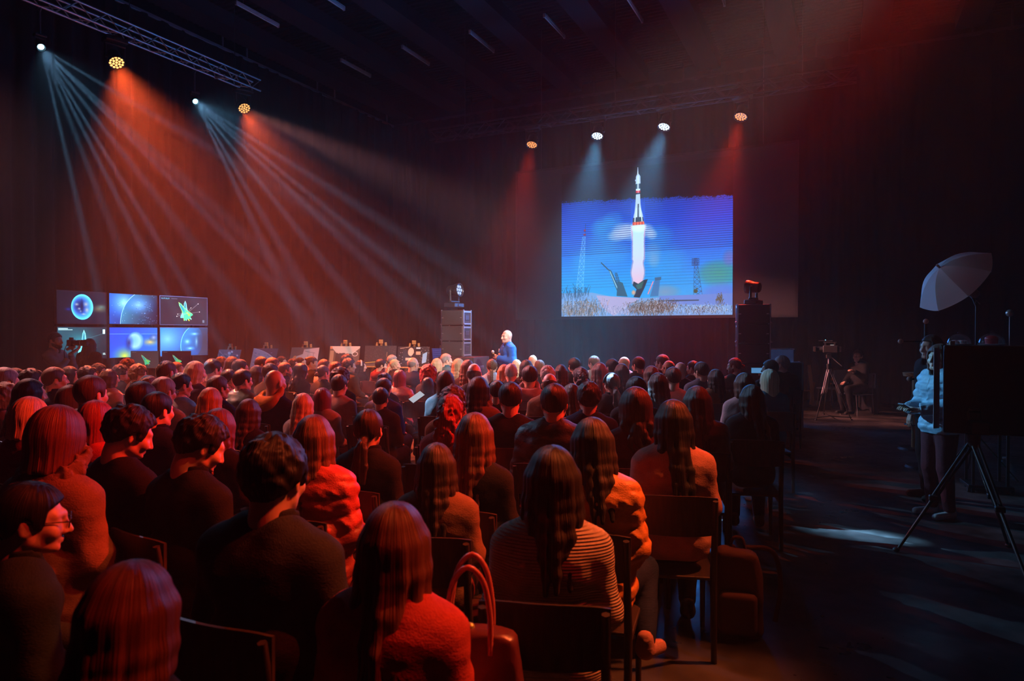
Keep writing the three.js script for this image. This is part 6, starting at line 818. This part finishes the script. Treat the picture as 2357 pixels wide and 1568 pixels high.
{
  const t = 12.7, top = at(1908, 838, t), g = (px, py) => { const tt = EYE * F / (py - HORIZON); return at(px, py, tt).setY(0); };
  const feet = [g(1879, 968), g(1961, 968), g(1897, 955)];
  const tr = tripod('camera_tripod', 'silver legged tripod under the video camera', top, feet, 0.016);
  part('spreader', merged(feet.map((f) => rod(V(0, 0.09, 0).add(V(0.02, 0, 0)), f.clone().sub(V(top.x, 0, top.z)).setY(0.05), 0.008))), M.blackMetal, tr);
  part('pan_handle', rod(V(0.03, top.y + 0.14, 0.02), V(0.22, top.y - 0.03, 0.16), 0.009), M.blackMetal, tr);
  const cy = top.y + 0.2, c = thing('video_camera', 'black video camera on the silver legged tripod', 'camera', [top.x, cy, top.z], YAW + R(62));
  part('camera_body', rbox(0.12, 0.14, 0.26, 0.02, 0, 0.075, 0.03), M.blackPlastic, c); part('lens', new THREE.CylinderGeometry(0.05, 0.042, 0.14, 18).rotateX(PI / 2).translate(0, 0.075, -0.15), M.blackPlastic, c); part('lens_hood', rbox(0.13, 0.1, 0.05, 0.008, 0, 0.075, -0.24), M.blackPlastic, c); part('top_handle', merged([rbox(0.03, 0.025, 0.22, 0.008, 0, 0.2, 0.02), rbox(0.03, 0.06, 0.03, 0.006, 0, 0.165, -0.06), rbox(0.03, 0.06, 0.03, 0.006, 0, 0.165, 0.1)]), M.blackPlastic, c); part('microphone', rod(V(0.04, 0.23, 0.06), V(0.04, 0.23, -0.18), 0.011), M.blackPlastic, c);
  part('viewfinder_screen', rbox(0.008, 0.055, 0.085, 0.003, 0.09, 0.13, 0.06), new THREE.MeshStandardMaterial({ color: 0x111111, emissive: new THREE.Color(0.55, 0.45, 0.45), emissiveIntensity: 0.5 }), c); part('battery', rbox(0.09, 0.1, 0.05, 0.01, 0, 0.075, 0.185), M.blackPlastic, c); part('status_light', new THREE.SphereGeometry(0.008, 8, 6).translate(0.02, 0.245, -0.06), new THREE.MeshStandardMaterial({ color: 0x000000, emissive: new THREE.Color(0.3, 0.75, 1), emissiveIntensity: 1.5 }), c);
  const pose = SEATED(1.0); pose.arms[0] = [B([-0.168, 0.965, 0.05], 0.058, [-0.24, 0.76, -0.06], 0.045), B([-0.24, 0.76, -0.06], 0.044, [-0.2, 0.9, -0.3], 0.033)]; pose.hands[0] = { at: [-0.2, 0.9, -0.3], dir: [0, 0.35, -0.9], curl: 0.7 };
  const h = at(1972, 805, 13.7), turn = YAW + R(112), sc = (h.y - SEAT_H) / (1.345 - SEAT_H), chairP = V(h.x, 0, h.z);
  person({ x: h.x, y: SEAT_H * (1 - sc), z: h.z, turn, scale: sc, sex: 'm', hair: 'short', hairColor: 'black', top: 'hoodie', color: 'black', label: 'camera operator in black sitting beside the video camera', headYaw: 24, pitch: 0, fine: true, pose, key: 'operator', band: 'black', skin: 0 });
  greyChair('pale plastic chair under the camera operator', chairP, turn); 
  const jk = thing('draped_jacket', 'black jacket draped over the camera operator chair', 'jacket', chairP, turn); part('fabric', nets((x, y, z) => { const d = Math.max(Math.abs(x) - 0.24 - 0.03 * noise(x * 6, y * 6, 2), Math.abs(z - 0.335 - 0.05 * noise(x * 9, y * 4, 5)) - 0.045, y - 0.76, 0.06 + 0.05 * noise(x * 8, 3, 3) - y); return d; }, [-0.32, 0.0, 0.2], [0.32, 0.8, 0.48], 0.022), clothMat('black'), jk);
  // spare chair with a black bag printed with an orange ball
  const q = at(1914, 886, 15.1).setY(0); greyChair('empty pale plastic chair behind the tripod', q, YAW + R(20));
  const bag = thing('tote_bag', 'black bag printed with an orange disc on the empty chair', 'bag', [q.x, 0.453, q.z], YAW + R(8)); part('bag_body', rbox(0.34, 0.3, 0.13, 0.03, 0, 0.15, 0), clothMat('black'), bag);
  part('print', new THREE.PlaneGeometry(0.2, 0.24).translate(0, 0.15, 0.067), std(0xffffff, 0.8, { map: canvas(100, 120, (c2) => { c2.fillStyle = '#0a0a0c'; c2.fillRect(0, 0, 100, 120); const w = c2.createRadialGradient(44, 46, 4, 50, 52, 26); w.addColorStop(0, '#f0a030'); w.addColorStop(1, '#b85a10'); c2.fillStyle = w; c2.beginPath(); c2.arc(50, 52, 26, 0, 7); c2.fill(); c2.fillStyle = '#cfd6dc'; for (const [a, b] of [[26, 9], [37, 7], [46, 8], [56, 6], [64, 10]]) c2.fillRect(a, 8, b, 11); c2.fillRect(34, 98, 54, 10); c2.fillStyle = '#e08030'; c2.fillRect(16, 96, 12, 14); }) }), bag);
  for (const s of [-1, 1]) part('handle', tube([V(-0.08, 0.29, s * 0.05), V(-0.05, 0.4, s * 0.05), V(0.05, 0.4, s * 0.05), V(0.08, 0.29, s * 0.05)], 0.008, 16, 6), clothMat('black'), bag);
}
function greyChair(label, p, turn) {
  const o = thing('plastic_chair', label, 'chair', [p.x, 0, p.z], turn), m = std(rgb(0.32, 0.38, 0.4), 0.5);
  part('seat', rbox(0.44, 0.022, 0.42, 0.01, 0, 0.412, 0), m, o); part('backrest', rbox(0.42, 0.3, 0.02, 0.01, 0, 0.68, 0.275), m, o);
  for (const s of [-1, 1]) { part('leg', rod(V(s * 0.2, 0, -0.2), V(s * 0.18, 0.4, -0.17), 0.012), M.darkSteel, o); part('leg', merged([rod(V(s * 0.2, 0, 0.26), V(s * 0.19, 0.4, 0.21), 0.012), rod(V(s * 0.19, 0.4, 0.21), V(s * 0.18, 0.8, 0.265), 0.012)]), M.darkSteel, o); }
  return o;
}
// ---- the two people standing at the right
{
  const t = 6.1, head = at(2160, 793, t), turn = YAW + R(100), pose = STANDING(0.88, { arms: [[[-0.16, 1.36, 0.02], [-0.22, 1.12, 0.0], [-0.05, 1.08, -0.24]], [[0.16, 1.36, 0.02], [0.23, 1.1, 0.0], [0.07, 1.08, -0.25]]], hands: [{ at: [-0.05, 1.08, -0.24], dir: [0.25, 0.2, -0.9], curl: 0.6 }, { at: [0.07, 1.08, -0.25], dir: [-0.2, 0.25, -0.9], curl: 0.6 }] });
  const sc = head.y / 1.73; person({ x: head.x, y: 0, z: head.z, turn, scale: sc, sex: 'f', hair: 'wavy', hairColor: 'auburn', top: 'puffer', color: 'knitblue', label: 'standing woman in chunky pale blue knit sweater looking toward the stage', headYaw: 12, pitch: 0, fine: true, pose, key: 'knit', legs: 'maroon', shoes: 'white', skin: 0 });
  const pp = V(0, 1.1 * sc, -0.35 * sc).applyAxisAngle(V(0, 1, 0), turn).add(V(head.x, 0, head.z)), ph = thing('phone', 'lit phone held by the standing woman in blue', 'phone', pp, turn); part('casing', rbox(0.075, 0.012, 0.15, 0.005), M.blackPlastic, ph); part('screen', new THREE.PlaneGeometry(0.068, 0.142).rotateX(-PI / 2).translate(0, 0.0066, 0), new THREE.MeshStandardMaterial({ color: 0, emissive: new THREE.Color(0.15, 0.4, 1), emissiveIntensity: 1.1 }), ph); ph.rotation.set(0.5, turn, 0, 'YXZ');
  const h2 = at(2142, 768, 6.75), s2 = h2.y / 1.735; person({ x: h2.x, y: 0, z: h2.z, turn: YAW + R(92), scale: s2, sex: 'f', hair: 'long', hairColor: 'black', top: 'coat', color: 'black', label: 'standing person in black behind the woman in blue', headYaw: 12, pitch: 4, fine: false, pose: STANDING(0.9), key: 'stand_f', skin: 2 });
}
// ---- things standing at the right: board on a tripod, umbrella light, rack, coat stand, stool
const onFloor = (px, py) => at(px, py, EYE * F / (py - HORIZON)).setY(0);
{
  const t = 5.2, c = at(2264, 898, t), w = 0.54, h = 0.68, top = at(2243, 1000, t);
  tripod('board_tripod', 'dark tripod carrying the black board beside the aisle', top, [onFloor(2066, 1272), onFloor(2326, 1262), onFloor(2372, 1345)], 0.019, [M.blackMetal, M.blackMetal]);
  const o = thing('display_board', 'black board on a tripod with a pale sheet curling at one edge', 'board', [c.x, c.y - h / 2, c.z], YAW - R(24));
  part('panel', rbox(w, h, 0.04, 0.012, 0.01, h / 2, 0), std(rgb(0.006, 0.006, 0.007), 0.7), o); part('mount', rbox(0.12, 0.1, 0.05, 0.01, -0.02, 0.05, 0.03), M.blackMetal, o);
  const sh = []; for (let k = 0; k <= 8; k++) { const a = k / 8; sh.push(V(-w / 2 - 0.012 - 0.05 * Math.sin(a * 1.7), 0, -0.015 + 0.07 * a)); }
  const pos = [], idx = [], uv = []; sh.forEach((p, k) => { for (const y of [0.03, h - 0.02]) { pos.push(p.x, y, p.z); uv.push(k / 8, y); } }); for (let k = 0; k < 8; k++) idx.push(k * 2, k * 2 + 1, k * 2 + 3, k * 2, k * 2 + 3, k * 2 + 2);
  const g = new THREE.BufferGeometry(); g.setAttribute('position', new THREE.Float32BufferAttribute(pos, 3)); g.setAttribute('uv', new THREE.Float32BufferAttribute(uv, 2)); g.setIndex(idx); g.computeVertexNormals();
  const s = part('paper_sheet', g, std(rgb(0.6, 0.6, 0.62), 0.7, { side: THREE.DoubleSide }), o); s.userData.label = 'pale curling paper sheet';
}
{ // shoot-through umbrella on a light stand
  const t = 7.8, apex = at(2157, 612, t - 0.03), rim = at(2196, 647, t), axis = apex.clone().sub(rim).normalize(), base = onFloor(2247, 1098), pole = V(base.x, 0, base.z);
  const o = thing('photo_umbrella', 'pale photographic umbrella tilted on a light stand', 'umbrella', pole), L = (p) => p.clone().sub(pole), rad = 0.45, dep = 0.24, n = 8;
  const q = new THREE.Quaternion().setFromUnitVectors(V(0, 1, 0), axis), fab = std(rgb(0.75, 0.73, 0.74), 0.8, { side: THREE.DoubleSide });
  const org = L(rim);
  const pt = (a, r) => { const sag = 1 - 0.05 * (1 - Math.cos((((a / (2 * PI) * n) % 1) - 0.5) * 2 * PI) * -1) * 0, sc = 1 - 0.06 * Math.sin(((a / (2 * PI) * n) % 1) * PI) * r; return V(Math.cos(a) * rad * r * sc, dep * (1 - r * r) - 0.012 * Math.sin(((a / (2 * PI) * n) % 1) * PI) * r, Math.sin(a) * rad * r * sc).applyQuaternion(q).add(org); };
  for (let k = 0; k < n; k++) {
    const pos = [], idx = [], A = 6, Rn = 8; for (let i = 0; i <= A; i++) for (let j = 0; j <= Rn; j++) { const p = pt((k + Math.min(0.9999, Math.max(0.0001, i / A))) / n * 2 * PI, j / Rn); pos.push(p.x, p.y, p.z); } for (let i = 0; i < A; i++) for (let j = 0; j < Rn; j++) { const a = i * (Rn + 1) + j, b = a + Rn + 1; idx.push(a, a + 1, b + 1, a, b + 1, b); }
    const g = new THREE.BufferGeometry(); g.setAttribute('position', new THREE.Float32BufferAttribute(pos, 3)); g.setIndex(idx); g.computeVertexNormals(); part('canopy_panel', g, fab, o); part('rib', merged([0, 1, 2, 3].map((s) => rod(pt(k / n * 2 * PI, s / 4).addScaledVector(axis, -0.006), pt(k / n * 2 * PI, (s + 1) / 4).addScaledVector(axis, -0.006), 0.003, 0.003, 6))), M.steel, o);
  }
  const tip = org.clone().addScaledVector(axis, dep + 0.05), tail = org.clone().addScaledVector(axis, -0.42), holder = org.clone().addScaledVector(axis, -0.3);
  part('shaft', rod(tail, tip, 0.0045), M.steel, o); part('tip', rod(org.clone().addScaledVector(axis, dep), tip, 0.012, 0.014), std(rgb(0.5, 0.3, 0.25), 0.6), o);
  part('flash_head', new THREE.CylinderGeometry(0.05, 0.055, 0.1, 18).applyQuaternion(q).translate(holder.x + 0.0, holder.y + 0.055, holder.z), std(rgb(0.25, 0.24, 0.28), 0.5), o); part('bracket', rod(holder, V(0, holder.y - 0.1, 0), 0.014), M.blackMetal, o); part('pole', rod(V(0, 0.25, 0), V(0, holder.y - 0.05, 0), 0.014, 0.011), M.blackMetal, o);
  for (let k = 0; k < 3; k++) { const a = k * 2.094 + 0.5; part('leg', rod(V(0, 0.5, 0), V(Math.cos(a) * 0.42, 0.012, Math.sin(a) * 0.42), 0.009), M.blackMetal, o); }
}
{ // metal rack with two glass domes
  const b = onFloor(2273, 1130), turn = YAW - R(20), o = thing('display_rack', 'tall black metal rack behind the tripod board', 'rack', b, turn), H = 1.5;
  part('shelf', rbox(0.56, 0.03, 0.34, 0.006, -0.1, H, 0), M.blackPlastic, o); for (const x of [-0.15, 0.15]) for (const z of [-0.13, 0.13]) part('post', box(0.025, H, 0.025, x, H / 2, z), M.blackMetal, o); part('base', rbox(0.4, 0.035, 0.34, 0.006, 0, 0.06, 0), M.blackMetal, o); part('castor', new THREE.CylinderGeometry(0.03, 0.03, 0.03, 12).rotateZ(PI / 2).translate(0.19, 0.03, 0.14), M.blackPlastic, o); part('castor', new THREE.CylinderGeometry(0.03, 0.03, 0.03, 12).rotateZ(PI / 2).translate(-0.19, 0.03, 0.14), M.blackPlastic, o);
  part('ball_rod', rod(V(0.165, H, 0.1), V(0.165, H + 0.31, 0.1), 0.006), M.steel, o); part('ball', new THREE.SphereGeometry(0.037, 18, 14).translate(0.165, H + 0.345, 0.1), std(rgb(0.6, 0.6, 0.62), 0.2, { metalness: 0.5 }), o);
  const glass = new THREE.MeshPhysicalMaterial({ color: 0xffffff, roughness: 0.06, transmission: 1, thickness: 0, ior: 1.45 });
  for (const [x, r, cols, what, n] of [[-0.26, 0.11, [0.55, 0.5, 0.52], 'pale objects', 5], [0.03, 0.12, [0.45, 0.03, 0.04], 'a red object', 1]]) {
    const p = V(x, H + 0.016, 0.02).applyAxisAngle(V(0, 1, 0), turn).add(b), d = thing('glass_dome', 'clear glass dome over ' + what + ' on the black rack', 'dome', p, turn);
    part('plate', new THREE.CylinderGeometry(r * 1.05, r * 0.9, 0.012, 24).translate(0, 0.006, 0), M.white, d); part('glass_cover', new THREE.SphereGeometry(r, 28, 14, 0, 2 * PI, 0, PI / 2).scale(1, 0.95, 1).translate(0, 0.013, 0), glass, d); part('knob', new THREE.SphereGeometry(0.014, 12, 8).translate(0, 0.013 + r * 0.95 + 0.008, 0), glass, d);
    for (let k = 0; k < n; k++) { const a = k * 1.256, R2 = n > 1 ? 0.05 : 0; const ck = thing('ornament', n > 1 ? 'small pale rounded object under the glass dome' : 'red rounded object under the glass dome', 'ornament', V(x + Math.cos(a) * R2, H + 0.03, 0.02 + Math.sin(a) * R2).applyAxisAngle(V(0, 1, 0), turn).add(b), turn, n > 1 ? 'pale objects under the dome' : undefined), r3 = n > 1 ? 0.026 : 0.06; part('lower_part', new THREE.CylinderGeometry(r3, r3 * 0.9, r3 * 0.9, 18).translate(0, r3 * 0.45, 0), std(rgb(...cols), 0.7), ck); part('rounded_top', new THREE.SphereGeometry(r3, 18, 10, 0, 2 * PI, 0, PI / 2).scale(1, 0.6, 1).translate(0, r3 * 0.88, 0), std(rgb(cols[0] * 1.15, cols[1], cols[2]), 0.4), ck); }
  }
  const bx = V(-0.365, H + 0.015, 0.145).applyAxisAngle(V(0, 1, 0), turn).add(b), w = thing('wooden_block', 'small brown wooden block at the rack shelf edge', 'block', bx, turn); part('block', rbox(0.045, 0.045, 0.045, 0.004, 0.015, 0.0235, 0), M.pine, w);
  const jp = onFloor(2316, 1098), j = thing('water_jug', 'clear plastic water jug on the floor by the rack', 'jug', jp, 0); part('jug_body', new THREE.LatheGeometry([[0, 0.002], [0.07, 0.002], [0.078, 0.02], [0.078, 0.12], [0.05, 0.17], [0.022, 0.19], [0.022, 0.2]].map(([a, c]) => new THREE.Vector2(a, c)), 24), glass, j); part('cap', new THREE.CylinderGeometry(0.026, 0.026, 0.02, 16).translate(0, 0.212, 0), std(rgb(0.5, 0.5, 0.5), 0.5), j);
}
{ // coat stand with wooden balls, bar stool
  const t = 8.3, p = at(2131, 740, t), o = thing('coat_stand', 'black coat stand with wooden ball ends', 'coat stand', [p.x, 0, p.z], YAW), ball = std(rgb(0.6, 0.36, 0.26), 0.5), bg = new THREE.SphereGeometry(0.031, 18, 14);
  part('pole', rod(V(0, 0, 0), V(0, p.y - 0.03, 0), 0.02), M.blackMetal, o); part('ball', bg, ball, o, [0, p.y, 0]); part('base', new THREE.CylinderGeometry(0.2, 0.22, 0.025, 28).translate(0, 0.0125, 0), M.blackMetal, o);
  for (const [px, py, dz] of [[2076, 786, 0], [2088, 872, 0.08]]) { const b = at(px, py, t), x = (px - 2131) / F * t; part('peg', rod(V(0, b.y, 0), V(x, b.y, dz), 0.012), M.blackMetal, o); part('ball', bg, ball, o, [x - 0.015, b.y, dz]); } for (const [x, y] of [[0.25, 1.5], [0.2, 1.1]]) { part('peg', rod(V(0, y, 0), V(x, y, -0.1), 0.012), M.blackMetal, o); part('ball', bg, ball, o, [x, y, -0.1]); }
  const s = at(2108, 858, 9.6), st = thing('bar_stool', 'round wooden stool with a chunky leg near the coat stand', 'stool', [s.x, 0, s.z], 0); part('seat', new THREE.CylinderGeometry(0.16, 0.15, 0.05, 28).translate(0, s.y - 0.025, 0), M.pine, st); part('column', new THREE.CylinderGeometry(0.04, 0.05, s.y - 0.07, 16).translate(0, (s.y - 0.05) / 2 + 0.01, 0), M.pine, st); part('foot', new THREE.CylinderGeometry(0.2, 0.22, 0.03, 24).translate(0, 0.015, 0), M.blackMetal, st); part('foot_ring', new THREE.TorusGeometry(0.13, 0.01, 8, 24).rotateX(PI / 2).translate(0, 0.35, 0), M.darkSteel, st); part('spoke', box(0.26, 0.012, 0.015, 0, 0.35, 0), M.darkSteel, st);
}
// ---- bags and phones among the audience
{
  const leather = std(rgb(0.1, 0.02, 0.02), 0.35), t = 1.92, p = at(1082, 1400, t), turn = YAW * 0.9;
  const b = thing('handbag', 'dark red leather handbag with tall loop handles on a lap', 'bag', [p.x, 0.6, p.z], turn);
  part('bag_body', nets((x, y, z) => { const w = 0.15 - 0.12 * Math.max(0, y - 0.05); return smax(smax(Math.abs(x) - w, Math.abs(z) - 0.07 + 0.14 * y, 0.03), Math.max(y - 0.2 - 0.02 * Math.cos(x * 12), -y), 0.02) - 0.004 * noise(x * 14, y * 14, z * 14); }, [-0.24, -0.02, -0.14], [0.24, 0.36, 0.14], 0.012), leather, b);
  for (const s of [-1, 1]) part('handle', tube([V(-0.06, 0.16, s * 0.045), V(-0.058, 0.28, s * 0.045), V(-0.035, 0.375, s * 0.05), V(0, 0.405, s * 0.055), V(0.035, 0.375, s * 0.05), V(0.058, 0.28, s * 0.045), V(0.06, 0.16, s * 0.045)], 0.008, 40, 8), std(rgb(0.4, 0.1, 0.08), 0.35), b);
  part('clasp', new THREE.SphereGeometry(0.014, 12, 8).translate(0, 0.215, 0), std(rgb(0.4, 0.42, 0.15), 0.4, { metalness: 0.6 }), b);
  const q = onFloor(1700, 1462), k = thing('backpack', 'dark red backpack leaning on the floor beside the aisle chair', 'backpack', q, YAW - 0.3), cl = std(rgb(0.1, 0.03, 0.03), 0.8);
  part('pack', nets((x, y, z) => smax(smax(Math.abs(x) - 0.13 + 0.1 * Math.max(0, y - 0.3), Math.abs(z) - 0.09 + 0.05 * y, 0.06), Math.max(y - 0.47, 0.0 - y), 0.05) - 0.012 * noise(x * 12, y * 9, z * 12), [-0.2, -0.02, -0.16], [0.2, 0.54, 0.16], 0.014), cl, k); part('front_pocket', nets((x, y, z) => smax(smax(Math.abs(x) - 0.1, Math.abs(z - 0.085) - 0.04, 0.04), Math.max(y - 0.26, 0.03 - y), 0.04), [-0.14, 0, 0.02], [0.14, 0.3, 0.16], 0.014), cl, k);
  for (const s of [-1, 1]) part('shoulder_strap', tube([V(s * 0.04, 0.46, -0.06), V(s * 0.1 + 0.08, 0.44, -0.1), V(s * 0.1 + 0.13, 0.25, -0.13), V(s * 0.1 + 0.1, 0.05, -0.1)], 0.014, 24, 6), cl, k); part('grab_loop', tube([V(-0.04, 0.46, -0.02), V(-0.02, 0.52, -0.02), V(0.02, 0.52, -0.02), V(0.04, 0.46, -0.02)], 0.009, 16, 6), cl, k);
  for (const [px, py, tt, tilt, label, col] of [[1742, 853, 9.2, 1.35, 'phone held up to film the stage', [0.1, 0.3, 0.6]], [959, 915, 6.6, 0.6, 'phone with a white screen held in a lap', [0.55, 0.6, 0.7]]]) {
    const m = at(px, py, tt), ph = thing('phone', label, 'phone', m, YAW); part('casing', rbox(0.155, 0.078, 0.009, 0.004), M.blackPlastic, ph); part('screen', new THREE.PlaneGeometry(0.145, 0.07).translate(0, 0, 0.0052), new THREE.MeshStandardMaterial({ color: 0, emissive: rgb(...col), emissiveIntensity: 0.8 }), ph); ph.rotation.set(tilt - 1.4, YAW, tilt < 1 ? 0.8 : 0, 'YXZ');
  }
}
renderer.render(scene, camera);
